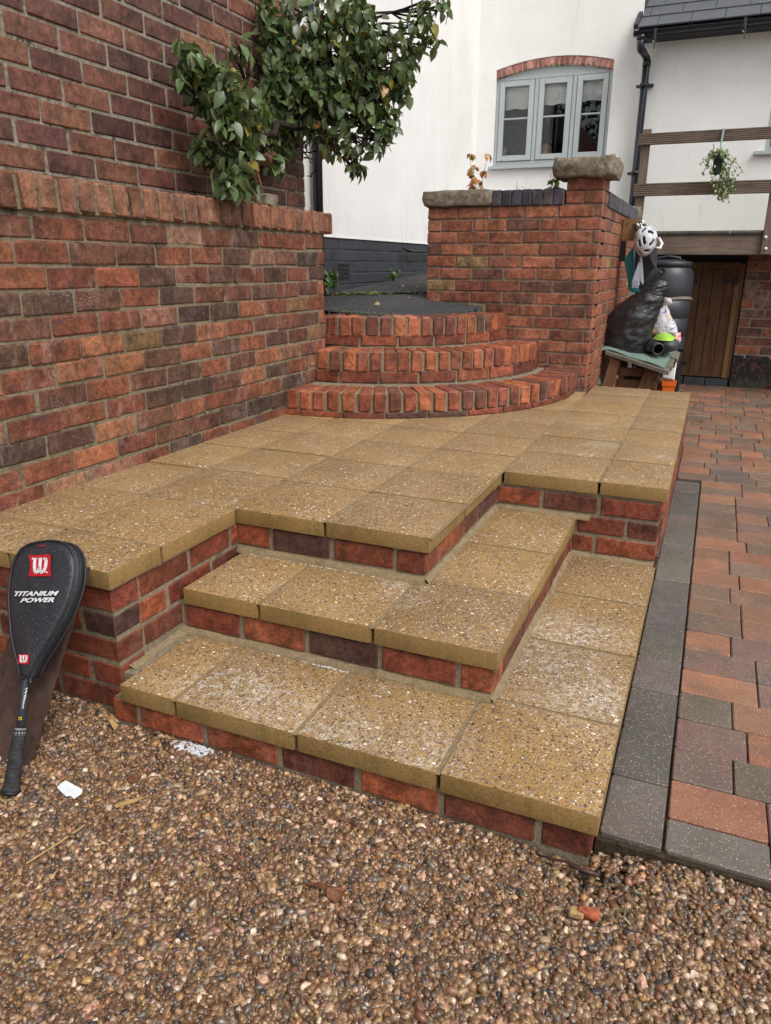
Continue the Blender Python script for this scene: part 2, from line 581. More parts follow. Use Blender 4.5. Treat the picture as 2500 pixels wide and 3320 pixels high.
def brick(parent, c, l, d, h, ang, mat, col, name='brick', rag=1.0, tilt=.004, ch=.003, off=.0015):
    o = link(name, brick_mesh(l, d, h, mat, rag=rag, ch=ch), parent)
    o.location = Vector(c) + Vector([random.uniform(-off, off) for _ in range(3)])
    o.rotation_euler = (random.uniform(-tilt, tilt), random.uniform(-tilt, tilt), ang + random.uniform(-tilt, tilt))
    o.color = (*col, 1)
    return o


def pick(pal, jit=.16):
    tot = sum(w for w, c in pal)
    r = random.uniform(0, tot)
    for w, c in pal:
        r -= w
        if r <= 0: break
    k = 1 + random.uniform(-jit, jit)
    if pal in BRICKY:
        g_ = sum(c) / 3
        c = ((c[0] * .92 + g_ * .08) * .90, (c[1] * .92 + g_ * .08) * .94, (c[2] * .92 + g_ * .08) * .76)
    return tuple(max(0, x * k * (1 + random.uniform(-.05, .05))) for x in c)


PAL_LOW = [(6, (.19, .052, .033)), (4, (.25, .072, .04)), (4, (.145, .050, .037)), (3, (.105, .045, .036)), (1.3, (.31, .105, .055)),
           (1.2, (.075, .04, .035)), (1.5, (.20, .10, .05)), (1.2, (.29, .125, .09))]
PAL_TALL = [(6, (.165, .058, .046)), (4, (.125, .046, .041)), (3, (.20, .076, .055)), (1.5, (.095, .038, .037)), (.8, (.235, .09, .06))]
PAL_CAP = [(5, (.23, .085, .056)), (3, (.19, .07, .048)), (2, (.27, .105, .07)), (.5, (.13, .07, .06))]
PAL_STEP = [(5, (.26, .065, .036)), (3, (.37, .10, .045)), (3, (.18, .052, .038)), (.8, (.12, .05, .045)), (.12, (.07, .05, .05))]
PAL_RISER = [(6, (.20, .043, .026)), (2.5, (.30, .068, .033)), (3, (.15, .038, .028)), (1, (.09, .038, .036))]
PAL_PIL = [(6, (.29, .088, .056)), (4, (.245, .072, .048)), (3, (.33, .11, .07)), (1, (.16, .06, .05)), (.5, (.32, .18, .10))]
PAL_BLUE = [(4, (.062, .056, .072)), (2, (.09, .065, .075)), (2, (.045, .045, .06))]
PAL_BACK = [(4, (.24, .09, .06)), (3, (.33, .11, .065)), (3, (.17, .09, .075)), (2, (.26, .15, .12))]


def course(parent, o, d, n, z, h, joints, depth, mat, pal, gap=.011, **kw):
    """one course: bricks between consecutive joints, faces on the line o + s*d, n = outward normal"""
    o, d, n = Vector(o), Vector(d).normalized(), Vector(n).normalized()
    ang = atan2(d.y, d.x)
    nj = len(joints) - 2
    for i, (a, b) in enumerate(zip(joints[:-1], joints[1:])):
        if b - a < .03: continue
        g = gap + random.uniform(-.002, .003)
        if i > 0: a += g / 2
        if i < nj: b -= g / 2
        l = b - a
        c = o + d * ((a + b) / 2) - n * (depth / 2 - random.uniform(0, .0015))
        c.z = z + h / 2
        brick(parent, c, l, depth, h, ang, mat, pick(pal), **kw)


def run(a, b, first, pitch=.2235):
    """joint list from a to b with a joint at 'first'"""
    k = math.ceil((a - first) / pitch + .12)
    js = [a]
    while True:
        s = first + k * pitch
        if s > b - .03: break
        if s > a + .03: js.append(s)
        k += 1
    js.append(b)
    return js


def mortar(parent, boxes, mat, name='mortar'):
    mb = MB()
    for a, b in boxes: mb.mm(a, b)
    return mb.build(name, mat, parent)


BRICKY = (PAL_LOW, PAL_TALL, PAL_CAP, PAL_STEP, PAL_RISER, PAL_PIL, PAL_BACK)

# ================================================================== THE GROUND
def sheet(name, x0, x1, y0, y1, z, mat, n=1):
    mb = MB()
    for i in range(n):
        for j in range(n):
            xa, xb = x0 + (x1 - x0) * i / n, x0 + (x1 - x0) * (i + 1) / n
            ya, yb = y0 + (y1 - y0) * j / n, y0 + (y1 - y0) * (j + 1) / n
            mb.add([(xa, ya, z), (xb, ya, z), (xb, yb, z), (xa, yb, z)], [(0, 1, 2, 3)])
    return mb.build(name, mat)


t = NT('fine_gravel_ground')
p = t.pos()
v = t.vor(p, 75)
c = t.ramp(t.sep(v.outputs['Color'])[0], [(0, (.03, .022, .015)), (.4, (.12, .08, .05)), (.7, (.22, .16, .11)), (1, (.4, .33, .25))])
c = t.mix(t.ramp(v.outputs['Distance'], [(.35, 0.0), (.6, 1.0)]), c, (.012, .009, .006))
M['ground'] = t.out(c, .6, t.bump(t.math('SUBTRACT', 1.0, v.outputs['Distance']), 1.0, .01), .3)
g = sheet('ground', -60, 60, -60, 60, -.035, M['ground'])
tag(g, 'wide brown gravelly ground around the terrace', None, None, 'structure')

# bed of dark grit under the loose pebbles
bedm = MB()
nx, ny = 60, 40
X0, X1, Y0, Y1 = -2.3, 1.1, -1.7, .12


def gz(x, y):
    z = mnoise.noise(Vector((x * 3.1, y * 3.1, 0))) * .008 + mnoise.noise(Vector((x * 9, y * 9, 4))) * .003
    # the gravel thins out by the corner of the lowest tread
    d = math.hypot(x - .02, y - .0)
    z -= .014 * math.exp(-(d / .13) ** 2)
    if x > .0: z += .020 * min(1, x / .06) * math.exp(-((y - .06) / .10) ** 2)
    z -= .006 * math.exp(-((x + 1.25) / .2) ** 2 - ((y - .0) / .15) ** 2)
    return z


vs_, fs_ = [], []
for j in range(ny + 1):
    for i in range(nx + 1):
        x, y = X0 + (X1 - X0) * i / nx, Y0 + (Y1 - Y0) * j / ny
        vs_.append((x, y, gz(x, y) - .012))
for j in range(ny):
    for i in range(nx):
        a = j * (nx + 1) + i
        fs_.append((a, a + 1, a + nx + 2, a + nx + 1))
bed = bedm.add(vs_, fs_).build('gravel_bed', M['soil'], None, True)
tag(bed, 'dark damp grit under the loose pebbles in front of the steps', None, None, 'structure')

# ================================================================== STEPPED TERRACE
Z1, Z2, Z3, TH = .1265, .279, .434, .052
terrace = empty('stepped_terrace', (-.65, .35, 0), 'raised terrace of buff aggregate slabs on red brick risers with two steps down', 'terrace')
N_Y, N_X = Vector((0, -1, 0)), Vector((1, 0, 0))


def risers(lst, mat=None, pal=PAL_RISER):
    for (o, d, n, z, h, js) in lst:
        course(terrace, o, d, n, z, h, js, .10, mat or M['brick_step'], pal, gap=.013)


BX, BY = -1.30, .055           # left block corner
xL = -2.75                     # left end of the terrace, out of frame
R = []
# lowest front, one course
R.append(((0, .015, 0), (1, 0, 0), N_Y, .004, .0665, [BX, -1.214, -1.0, -.775, -.56, -.35, -.129, -.014]))
R.append(((-.014, 0, 0), (0, 1, 0), N_X, .004, .0665, run(.118, 1.46, .118)))
# riser between lowest and middle tread
R.append(((0, .325, 0), (1, 0, 0), N_Y, Z1 + .022, .072, [BX, -1.29, -1.085, -.865, -.641, -.418, -.322]))
R.append(((-.322, 0, 0), (0, 1, 0), N_X, Z1 + .022, .072, run(.428, 1.462, .43)))
# riser between middle tread and platform
R.append(((0, .642, 0), (1, 0, 0), N_Y, Z2 + .026, .070, [BX, -1.168, -.944, -.727, -.625]))
R.append(((-.625, 0, 0), (0, 1, 0), N_X, Z2 + .026, .070, run(.745, 1.462, .75)))
# stub wall at the right, three courses
for k, js in enumerate(([-.32, -.235, -.012], [-.32, -.308, -.126, -.012], [-.625, -.449, -.231, -.012])):
    R.append(((0, 1.467, 0), (1, 0, 0), N_Y, Z1 + .018 + k * .0785, .066, js))
# left block: front and right flank, five courses
for k in range(5):
    z = .004 + k * .0755
    R.append(((0, BY, 0), (1, 0, 0), N_Y, z, .066, run(xL, BX, [-1.53, -1.407, -1.53, -1.416, -1.525][k])))
    if z > Z1 - .01:
        js = {2: [BY + .1, .155 + .0, .34, .56, .66], 3: [BY + .1, .273, .49, .66], 4: [BY + .1, .159, .385, .6, .66]}[k]
        R.append(((BX, 0, 0), (0, 1, 0), N_X, z, .066, js))
# long right flank of the platform
for k in range(4):
    R.append(((-.004, 0, 0), (0, 1, 0), N_X, .07 + k * .0785, .066, run(1.567, 3.80, 1.57 + .11 * (k % 2))))
risers(R)
e = .0035
mortar(terrace, [((xL, BY + e, -.05), (BX - e, .70, Z3 - TH)),
                 ((BX + .004, .015 + e, -.05), (-.014 - e, 1.5, Z1 - TH)), ((BX, BY + .01, Z1 - TH), (-1.262, .4, Z1 - .004)),
                 ((BX - .1, .325 + e, Z1 - TH), (-.322 - e, 1.5, Z2 - TH)),
                 ((BX - .09, .642 + e, Z2 - TH), (-.625 - e, 1.5, Z3 - TH)),
                 ((-.63, 1.467 + e, Z1 - TH), (-.012 - e, 1.6, Z3 - TH)),
                 ((xL, .69, -.02), (-.625 - e, 3.80, Z3 - TH)),
                 ((-.63, 1.59, -.02), (-.004 - e, 3.80, Z3 - TH))], M['mortar_step'])
# mortar fillets where the treads meet the risers
fm = MB()
def fillet(a, b, n, z, w=.016, h=.020):
    a, b = Vector(a), Vector(b)
    d = (b - a)
    K = max(2, int(d.length / .03))
    n = Vector(n)
    vs, fs = [], []
    for i in range(K + 1):
        p = a + d * i / K
        ww, hh = w * random.uniform(.7, 1.3), h * random.uniform(.85, 1.15)
        vs += [p + Vector((0, 0, z + hh)) - n * .006, p + n * ww * .35 + Vector((0, 0, z + hh * .55)), p + n * ww + Vector((0, 0, z + .0015)), p + n * ww + Vector((0, 0, z - .004))]
    for i in range(K):
        for k in range(3):
            q = i * 4 + k
            fs.append((q, q + 4, q + 5, q + 1))
    fm.add(vs, fs)
fillet((BX, .322, 0), (-.322, .322, 0), (0, -1, 0), Z1, .009, .02)
fillet((-.322, .322, 0), (-.322, 1.46, 0), (1, 0, 0), Z1, .010, .018)
fillet((BX, .642, 0), (-.625, .642, 0), (0, -1, 0), Z2, .014, .024)
fillet((-.625, .642, 0), (-.625, 1.46, 0), (1, 0, 0), Z2, .01, .018)
fillet((BX, .085, 0), (BX, .32, 0), (1, 0, 0), Z1, .02, .008)
fillet((-.32, 1.465, 0), (-.012, 1.465, 0), (0, -1, 0), Z1, .01, .014)
fillet((-.625, 1.465, 0), (-.26, 1.465, 0), (0, -1, 0), Z2, .012, .016)
fm.build('mortar_fillet', M['mortar_buff'], terrace, True)


def slab(x0, x1, y0, y1, z, name='paving_slab', gap=.0048, dz=None):
    w, d = x1 - x0 - gap * 2, y1 - y0 - gap * 2
    bm = bmesh.new()
    bmesh.ops.create_cube(bm, size=1)
    bmesh.ops.scale(bm, vec=(w, d, TH), verts=bm.verts)
    bmesh.ops.bevel(bm, geom=list(bm.edges), offset=.0045, segments=2, affect='EDGES', profile=.6)
    me = bpy.data.meshes.new('slab')
    bm.to_mesh(me)
    bm.free()
    for pl in me.polygons: pl.use_smooth = True
    try:
        me.set_sharp_from_angle(angle=radians(50))
    except Exception:
        pass
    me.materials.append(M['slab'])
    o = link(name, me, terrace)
    dz = random.uniform(-.0018, .0012) if dz is None else dz
    o.location = ((x0 + x1) / 2, (y0 + y1) / 2, z - TH / 2 + dz)
    o.rotation_euler = (random.uniform(-.002, .002), random.uniform(-.002, .002), random.uniform(-.004, .004))
    return o


# lowest tread
for a, b in ((-1.2655, -1.0817), (-1.0817, -.7213), (-.7213, -.3562)):
    slab(a, b, 0, .36, Z1)
slab(-.3562, 0, 0, .3493, Z1)
for a, b in ((.3493, .7184), (.7184, 1.0867), (1.0867, 1.4630)):
    slab(-.3562, 0, a, b, Z1)
# middle tread
slab(-1.283, -1.0155, .3096, .67, Z2)
slab(-1.0155, -.6572, .3096, .67, Z2)
slab(-.6572, -.3066, .3096, .6757, Z2)
for a, b in ((.6757, 1.045), (1.045, 1.4600)):
    slab(-.66, -.3066, a, b, Z2)
# platform
XC = [xL, -2.37, -2.01, -1.648, -1.285]
YR = [.0356, .2533, .6266]
for i in range(4):
    for j in range(2):
        slab(XC[i], XC[i + 1], YR[j], YR[j + 1], Z3)
XC2 = [-2.045, -1.685, -1.325, -.9642, -.6075]
for i in range(4):
    sh = .0 if i > 1 else .03
    ys = [.6266, .9871, 1.3512, 1.703, 2.062, 2.43, 2.818, 3.18, 3.55]
    ys = [ys[0]] + [y_ + sh * (1 if i == 1 else .4) for y_ in ys[1:]]
    for a, b in zip(ys[:-1], ys[1:]):
        slab(XC2[i], XC2[i + 1], a, b, Z3)
ye = [1.4538, 1.8226, 2.17, 2.51, 2.85, 3.185, 3.51, 3.84]
for a, b in zip(ye[:-1], ye[1:]):
    slab(-.6075, -.2381, a, b, Z3)
ye = [1.4538, 1.8226, 2.165, 2.5087, 2.8675, 3.192, 3.50, 3.81]
for k, (a, b) in enumerate(zip(ye[:-1], ye[1:])):
    slab(-.2381, .0114 - .0012 * k, a, b, Z3)
# pale joint filler run into the slab joints, a little below the surface
jm = MB()
def joint(a, b, z, w=.010):
    a, b = Vector((*a, z - .0034)), Vector((*b, z - .0034))
    d = (b - a).normalized()
    n = Vector((-d.y, d.x, 0)) * w / 2
    jm.add([a - n, b - n, b + n, a + n], [(0, 1, 2, 3)])
for x in (-1.0817, -.7213, -.3562): joint((x, .002), (x, .33), Z1)
for y in (.3493, .7184, 1.0867): joint((-.33, y), (-.002, y), Z1)
for x in (-1.0155, -.6572): joint((x, .312), (x, .64), Z2)
joint((-.66, .6757), (-.31, .6757), Z2)
joint((-.63, 1.045), (-.31, 1.045), Z2)
for x in (-1.648,): joint((x, .04), (x, .63), Z3)
for x in XC2[1:]: joint((x, .63), (x, 3.4), Z3)
joint((-.2381, 1.456), (-.2381, 3.82), Z3, .016)
for y in (.2533, .6266): joint((xL, y), (-1.287, y), Z3)
for y in (.9871, 1.3512, 1.703, 2.062, 2.43, 2.818, 3.18): joint((-2.0, y), (-.6075, y), Z3)
for y in ye[1:-1]: joint((-.6, y), (0, y), Z3)
jm.build('joint_filler', M['mortar_buff'], terrace)

# ================================================================== LOW GARDEN WALL (left)
WX = -1.965
lw = empty('garden_wall', (WX, 1.0, 0), 'old red brick garden wall with upright brick coping on the left of the terrace', 'wall')
y0w, y1w = -.95, 2.563
for k in range(17):
    z = 1.3475 - .0765 - k * .0784
    if z < -.02: break
    first = .042 + random.uniform(-.025, .025)
    js = run(y0w if z < .40 else y0w, y1w, first + (.11 if k % 2 == 0 else 0), .2225)
    if z < .36: js = [j for j in js if j < .2]
    if len(js) > 1:
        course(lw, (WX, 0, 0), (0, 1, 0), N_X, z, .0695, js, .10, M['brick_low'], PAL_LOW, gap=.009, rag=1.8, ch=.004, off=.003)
    # end face, headers seen only from the steps
    if z > .6:
        course(lw, (0, y1w, 0), (1, 0, 0), (0, 1, 0), z, .0665, [WX - .215, WX - .105], .10, M['brick_low'], PAL_LOW)
mortar(lw, [((WX - .215, y0w, -.05), (WX - .0045, y1w - .004, 1.357))], M['mortar_low'])
n = 0
yy = y0w
while yy < y1w + .02:
    w = random.uniform(.066, .073)
    brick(lw, (WX + .018 - .108, yy + w / 2, 1.357 + .054 + .002 * sin(yy * 5)), w - .003, .216, .108, pi / 2, M['brick_cap'], pick(PAL_CAP), 'coping_brick', rag=1.8, tilt=.012, ch=.006)
    yy += w + .0125
mortar(lw, [((WX - .19, y0w, 1.357), (WX + .006, y1w + .012, 1.455))], M['mortar_low'], 'coping_mortar')

# ================================================================== TALL BRICK HOUSE WALL
TX = -2.181
bh = empty('brick_building', (TX, 1.0, 0), 'tall dark red brick house wall rising behind the coping of the garden wall', 'building')
ty1 = 2.757
for k in range(18):
    z = 1.425 + k * .0812
    first = .99 if k % 2 == 0 else .87
    js = run(-.35, ty1, first + random.uniform(-.012, .012), .239)
    course(bh, (TX, 0, 0), (0, 1, 0), N_X, z, .070, js, .10, M['brick_tall'], PAL_TALL, gap=.012, rag=1.3)
    course(bh, (0, ty1, 0), (1, 0, 0), (0, 1, 0), z, .070, [TX - .23, TX - .105], .10, M['brick_tall'], PAL_TALL)
mortar(bh, [((TX - .3, -2.5, -.05), (TX - .0045, ty1 - .004, 3.215))], M['mortar_tall'])
ub = MB()
for k in range(4):
    z = 2.888 + k * .0812
    for y_ in np.arange(-2.4 + (.12 if k % 2 else 0), ty1 - .2, .239):
        ub.mm((TX - .05, y_, z), (TX, y_ + .227, z + .070))
for k in range(18):
    z = 1.425 + k * .0812
    for y_ in np.arange(-2.4 + (.12 if k % 2 else 0), -.6, .239):
        ub.mm((TX - .05, y_, z), (TX, y_ + .227, z + .070))
o = ub.build('brickwork', M['brick_tall'], bh)
o.color = (.22, .07, .055, 1)
tag(o, kind='stuff')

# ================================================================== CURVED STEPS
cs_ = empty('curved_brick_steps', (-1.6, 2.6, Z3), 'three curved red brick steps rising from the terrace to the tarmac path', 'steps')
STEPS = [((-1.985, 3.40), 1.315, Z3, .569), ((-1.98, 3.475), 1.045, .569, .740), ((-2.08, 3.62), .915, .740, .905)]
PX = -.632                       # pillar corner
PY = 3.62


def arc_limits(c, r):
    # angles measured from +x; left end at the garden wall line, right end at the pillar wall
    xl = WX if c[1] - r < y1w + .1 else WX - .35
    a0 = -pi / 2 - math.asin(min(1, max(-1, (c[0] - xl) / r)))
    yr = PY
    a1 = math.asin(min(1, (yr - c[1]) / r)) if yr - c[1] < r else pi / 2
    return a0, a1


for si, (c, r, zb, zt) in enumerate(STEPS):
    a0, a1 = arc_limits(c, r)
    if si == 2: a0 = -pi / 2 - .12
    # body
    mb = MB()
    K = 60
    rb = r - .012
    ring = [(c[0] + rb * cos(a0 + (a1 - a0) * i / K), c[1] + rb * sin(a0 + (a1 - a0) * i / K)) for i in range(K + 1)]
    poly = [(c[0] + (ring[0][0] - c[0]) * .999, 4.2 if si == 2 else PY + .1)] + [ring[0]] + ring[1:] + [(ring[-1][0], PY + .1)]
    poly = [(x, y, zb - .05) for x, y in poly]
    mb.prism(poly, (0, 0, zt - .0075 - zb + .05))
    mb.build('mortar', M['mortar_step'], cs_)
    # stretchers under the nosing
    hs_ = .066 if si else .030
    zs = zb + (.0 if si == 0 else -.002)
    arc = (a1 - a0) * r
    n = max(1, round(arc / .228))
    off = random.uniform(.2, .8)
    kk = -off
    while kk < n + 1:
        aa, ab = a0 + (kk) * .228 / r, a0 + (kk + 1) * .228 / r
        aa, ab = max(aa, a0), min(ab, a1)
        if (ab - aa) * r > .04:
            # two chords per brick keep the curve
            am = (aa + ab) / 2
            l = 2 * (r - .004) * sin((ab - aa) / 2) - .013
            rr = (r - .004) * cos((ab - aa) / 2 * .6)
            brick(cs_, (c[0] + (rr - .05) * cos(am), c[1] + (rr - .05) * sin(am), zs + hs_ / 2), l, .10, hs_, am + pi / 2,
                  M['brick_step'], pick(PAL_RISER), rag=1.3)
        kk += 1
    # header bricks on edge
    hh = .107 if si else .106
    hh = zt - (zb + hs_ + .006) if si == 0 else hh
    ang = a0 + .012
    k = 0
    while True:
        w = random.uniform(.059, .066)
        da = (w + random.uniform(.013, .021)) / r
        if ang + w / r > a1 + .004: break
        am = ang + w / 2 / r
        dr = random.uniform(-.003, .004)
        brick(cs_, (c[0] + (r - .108 + dr) * cos(am), c[1] + (r - .108 + dr) * sin(am), zt - hh / 2), .216, w, hh, am, M['brick_head'], pick(PAL_STEP),
              'header_brick', rag=2.2, tilt=.01, ch=.0048)
        ang += da
        k += 1
    if False:
        ri = r - .226
        ang = a0
        while ang < a1 - .03:
            da = .228 / ri
            am = ang + da / 2
            brick(cs_, (c[0] + (ri - .045) * cos(am), c[1] + (ri - .045) * sin(am), zt - .036), .21, .09, .066, am + pi / 2,
                  M['brick_step'], pick(PAL_RISER))
            ang += da

# ================================================================== PILLAR WALL
pw = empty('pillar_wall', (-1.2, PY, 0), 'red brick wall with dark blue coping and a stone capped pillar at its corner', 'wall')
PXL = -1.742
cp = .0742
ztop = 1.552
for k in range(20):
    z = ztop - (k + 1) * cp + .004
    if z < -.05: break
    a = PXL if z > .90 else (-1.45 if z > .72 else (-1.2 if z > .55 else -.98))
    if z > .38:
        js = run(a, PX, -1.537 + (.1075 if k % 2 else 0) + .0, .216)
        course(pw, (0, PY, 0), (1, 0, 0), N_Y, z, .0645, js, .10, M['brick_pillar'], PAL_PIL, gap=.0105)
    # right flank
    js = run(PY + .1, 5.62, PY + .205 + (.108 if k % 2 else 0), .216)
    course(pw, (PX, 0, 0), (0, 1, 0), N_X, z, .0645, js, .10, M['brick_pillar'], PAL_PIL, gap=.0105)
    if z > .90:
        course(pw, (PXL, PY + .215, 0), (0, -1, 0), (-1, 0, 0), z, .0645, [0, .11], .10, M['brick_pillar'], PAL_PIL)
# pillar head
for (z, js) in ((ztop + .004, [-.852, -.742, PX + .002]), (ztop + .004 + cp, [-.852, PX + .002])):
    course(pw, (0, PY - .004, 0), (1, 0, 0), N_Y, z, .066, js, .10, M['brick_pillar'], PAL_PIL, gap=.010)
    course(pw, (PX + .004, 0, 0), (0, 1, 0), N_X, z, .066, [PY + .1, PY + .216], .10, M['brick_pillar'], PAL_PIL, gap=.010)
mortar(pw, [((PXL + .004, PY + .004, .3), (PX - .004, PY + .215, ztop)),
            ((PX - .215, PY + .1, -.05), (PX - .004, 5.61, ztop)),
            ((-.848, PY + .002, ztop - .01), (PX - .001, PY + .212, 1.702))], M['mortar_pillar'])
# blue brick coping, front and flank
x_ = -1.312
while x_ < -.87:
    w = .056
    brick(pw, (x_ + w / 2, PY + .092, ztop + .046), w, .212, .092, 0, M['brick_blue'], pick(PAL_BLUE), 'coping_brick', rag=1.0, tilt=.006)
    x_ += w + .0085
mortar(pw, [((-1.31, PY + .0, ztop), (-.86, PY + .19, ztop + .082)), ((PX - .195, PY + .22, ztop - .0), (PX + .004, 5.6, ztop + .075))], M['mortar_pillar'], 'coping_mortar')
y_ = PY + .222
while y_ < 5.58:
    w = .056
    brick(pw, (PX - .093, y_ + w / 2, ztop + .04), w, .212, .092, pi / 2, M['brick_blue'], pick(PAL_BLUE), 'coping_brick', rag=1.0, tilt=.004)
    y_ += w + .0075


def rough_stone(name, c, size, parent, seed, amp=.012, sub=4, mat=None, rnd=0.0):
    bm = bmesh.new()
    bmesh.ops.create_cube(bm, size=1)
    bmesh.ops.subdivide_edges(bm, edges=bm.edges, cuts=sub * 2, use_grid_fill=True)
    for v_ in bm.verts:
        q = v_.co.copy()
        # soften the corners
        m = max(abs(q.x), abs(q.y), abs(q.z)) * 2
        ln = q.length / .5
        q = q * (1 - .13 * max(0, ln - 1.15))
        q = q.lerp(q.normalized() * .56, rnd)
        q = Vector((q.x * size[0], q.y * size[1], q.z * size[2]))
        nn = mnoise.noise_vector(q * 14 + Vector((seed, 0, 0))) * amp + mnoise.noise_vector(q * 45 + Vector((seed, 3, 0))) * amp * .35
        v_.co = q + nn
    me = bpy.data.meshes.new(name)
    bm.to_mesh(me)
    bm.free()
    for pl in me.polygons: pl.use_smooth = True
    me.materials.append(mat or M['stone'])
    o = link(name, me, parent)
    o.location = c
    return o


rough_stone('cap_stone', (-.752, PY + .13, 1.757), (.375, .37, .112), pw, 3.0, .013)
rough_stone('coping_stone', (-1.545, PY + .10, ztop + .052), (.475, .26, .098), pw, 9.0, .008)
rough_stone('coping_stone', (PX - .09, 5.60, ztop + .045), (.25, .12, .13), pw, 5.0, .01)

# ================================================================== TARMAC PATH
t = NT('worn_tarmac')
p = t.pos()
c = t.ramp(t.noise(p, 85, 5, .85), [(.36, (.013, .013, .014)), (.5, (.046, .046, .048)), (.64, (.15, .148, .145))])
c = t.mix(.7, c, t.ramp(t.noise(p, 3, 5), [(.3, .65), (.7, 1.25)]), 'MULTIPLY')
v = t.vor(p, 120)
c = t.mix(t.math('MULTIPLY', t.ramp(v.outputs['Distance'], [(.15, 1.0), (.3, 0.0)]), t.ramp(t.sep(v.outputs['Color'])[0], [(.88, 0.0), (.9, .7)])), c, (.35, .3, .24))
M['tarmac'] = t.out(c, .85, t.bump(t.noise(p, 140, 4, .8), 1.0, .01), .25)


def z_near(x, y):
    return .897 + .11 * max(0, (y - 2.75)) - .085 * (x + 1.965)


HX = -2.37                     # white house wall A
HY = 6.65                      # white house wall B
tm = MB()
ml = [P(1040, 943, x=HX), P(1390, 957, y=4.05)]
mlA, mlB = Vector((HX, 3.36, 0)), Vector((-1.70, 4.12, 0))
def grid(mb, pts, zf, nu=14, nv=14):
    a, b, c_, d_ = [Vector((*q, 0)) for q in pts]
    vs, fs = [], []
    for i in range(nu + 1):
        for j in range(nv + 1):
            s, r_ = i / nu, j / nv
            q = (a * (1 - s) + b * s) * (1 - r_) + (d_ * (1 - s) + c_ * s) * r_
            vs.append((q.x, q.y, zf(q.x, q.y)))
    for i in range(nu):
        for j in range(nv):
            k = i * (nv + 1) + j
            fs.append((k, k + nv + 1, k + nv + 2, k + 1))
    mb.add(vs, fs)
zn = lambda x, y: z_near(x, y)
edgeL, edgeR = (HX + .02, 3.36), (-1.2, 4.35)
def clampz(x, y):
    # under the header bricks of the top step the tarmac stops just below them
    c, r = STEPS[2][0], STEPS[2][1]
    return z_near(x, y)
grid(tm, [(HX + .02, 2.6), (-1.15, 2.6), edgeR, edgeL], lambda x, y: z_near(x, y) if math.hypot(x - STEPS[2][0][0], y - STEPS[2][0][1]) < STEPS[2][1] - .17 else z_near(x, y) - .25, 60, 60)
zfar = lambda x, y: z_near(x, y) * 0 + 1.045 + .068 * (y - 3.36) - .03 * (x - HX)
def far_z(x, y):
    s = (x - edgeL[0]) / (edgeR[0] - edgeL[0])
    ym = edgeL[1] + s * (edgeR[1] - edgeL[1])
    zm = z_near(x, ym) + .012
    return zm + (y - ym) * (.062 + .0 * s)
grid(tm, [edgeL, edgeR, (-.9, HY), (HX + .02, HY)], far_z, 20, 20)
keepf = [f for f in tm.f if not any(math.hypot(tm.v[i][0] - STEPS[2][0][0], tm.v[i][1] - STEPS[2][0][1]) > STEPS[2][1] - .16 and tm.v[i][1] < PY + .05 for i in f)]
tm.f, tm.m = keepf, [0] * len(keepf)
tar = tm.build('path', M['tarmac'], None, True)
tag(tar, 'dark tarmac path sloping up from the brick steps beside the white house', None, None, 'structure')

# ================================================================== WHITE RENDERED HOUSE
house = empty('white_house', (-1.5, HY, 0), 'white rendered house with a charcoal plinth, grey green window and dark tiled porch roof', 'house')
CY_ = 6.60
mb = MB()
mb.mm((HX - .3, 2.9, 1.372), (HX, HY + .3, 6.0))                 # wall A above plinth
mb.build('wall', M['render'], house)
mb = MB()
mb.mm((HX - .3, 2.9, .4), (HX - .0065, HY, 1.372))
mb.build('plinth', M['brick_paint'], house)
# painted bricks of the plinth
for k in range(7):
    z = 1.372 - (k + 1) * .0765
    js = run(3.05, HY, 3.1 + (.115 if k % 2 else 0), .23)
    course(house, (HX - .004, 0, 0), (0, 1, 0), N_X, z, .069, js, .05, M['brick_paint'], [(1, (.05, .05, .06))], gap=.006, rag=2.0)
# bead under the render
MB().mm((HX - .004, 2.9, 1.368), (HX + .006, HY, 1.376)).build('render_bead', M['render'], house)

# wall B with the arched opening
k_ = HY / 6.2
def W(u, v): return P(u, v, y=HY)
wx0, wx1 = P(1605, 556, y=HY).x, P(1978, 500, y=HY).x + .02
WL, WR = -2.185, -1.078
WB, WT, ASP, AAP = 2.135, 2.925, 2.99, 3.065     # sill, frame head, arch spring, arch crown (outer)
def arch_z(x, inner=False):
    s = (x - WL) / (WR - WL) * 2 - 1
    z = AAP - (AAP - ASP) * s * s
    return z - .0745 if inner else z
mb = MB()
CRX = P(2062, 300, y=HY).x
def quad(a, b, c_, d_): mb.add([a, b, c_, d_], [(0, 1, 2, 3)])
yb = HY
quad((HX, yb, 1.372), (WL, yb, 1.372), (WL, yb, 6), (HX, yb, 6))
quad((WR, yb, .8), (CRX + .06, yb, .8), (CRX + .06, yb, 3.0), (WR, yb, 3.0))
quad((WR, yb, 3.0), (CRX, yb, 3.0), (CRX, yb, 6), (WR, yb, 6))
quad((WL, yb, .8), (WR, yb, .8), (WR, yb, WB), (WL, yb, WB))
quad((HX, yb, .8), (WL, yb, .8), (WL, yb, 1.372), (HX, yb, 1.372))
NA = 24
for i in range(NA):
    xa, xb = WL + (WR - WL) * i / NA, WL + (WR - WL) * (i + 1) / NA
    quad((xa, yb, arch_z(xa)), (xb, yb, arch_z(xb)), (xb, yb, 6), (xa, yb, 6))
    quad((xa, yb, arch_z(xa)), (xb, yb, arch_z(xb)), (xb, yb + .1, arch_z(xb)), (xa, yb + .1, arch_z(xa)))
D = .1
quad((WL, yb, WB), (WL, yb + D, WB), (WL, yb + D, ASP), (WL, yb, ASP))
quad((WR, yb, WB), (WR, yb + D, WB), (WR, yb + D, ASP), (WR, yb, ASP))
quad((WL, yb, WB), (WR, yb, WB), (WR, yb + D, WB), (WL, yb + D, WB))
mb.build('wall', M['render'], house)
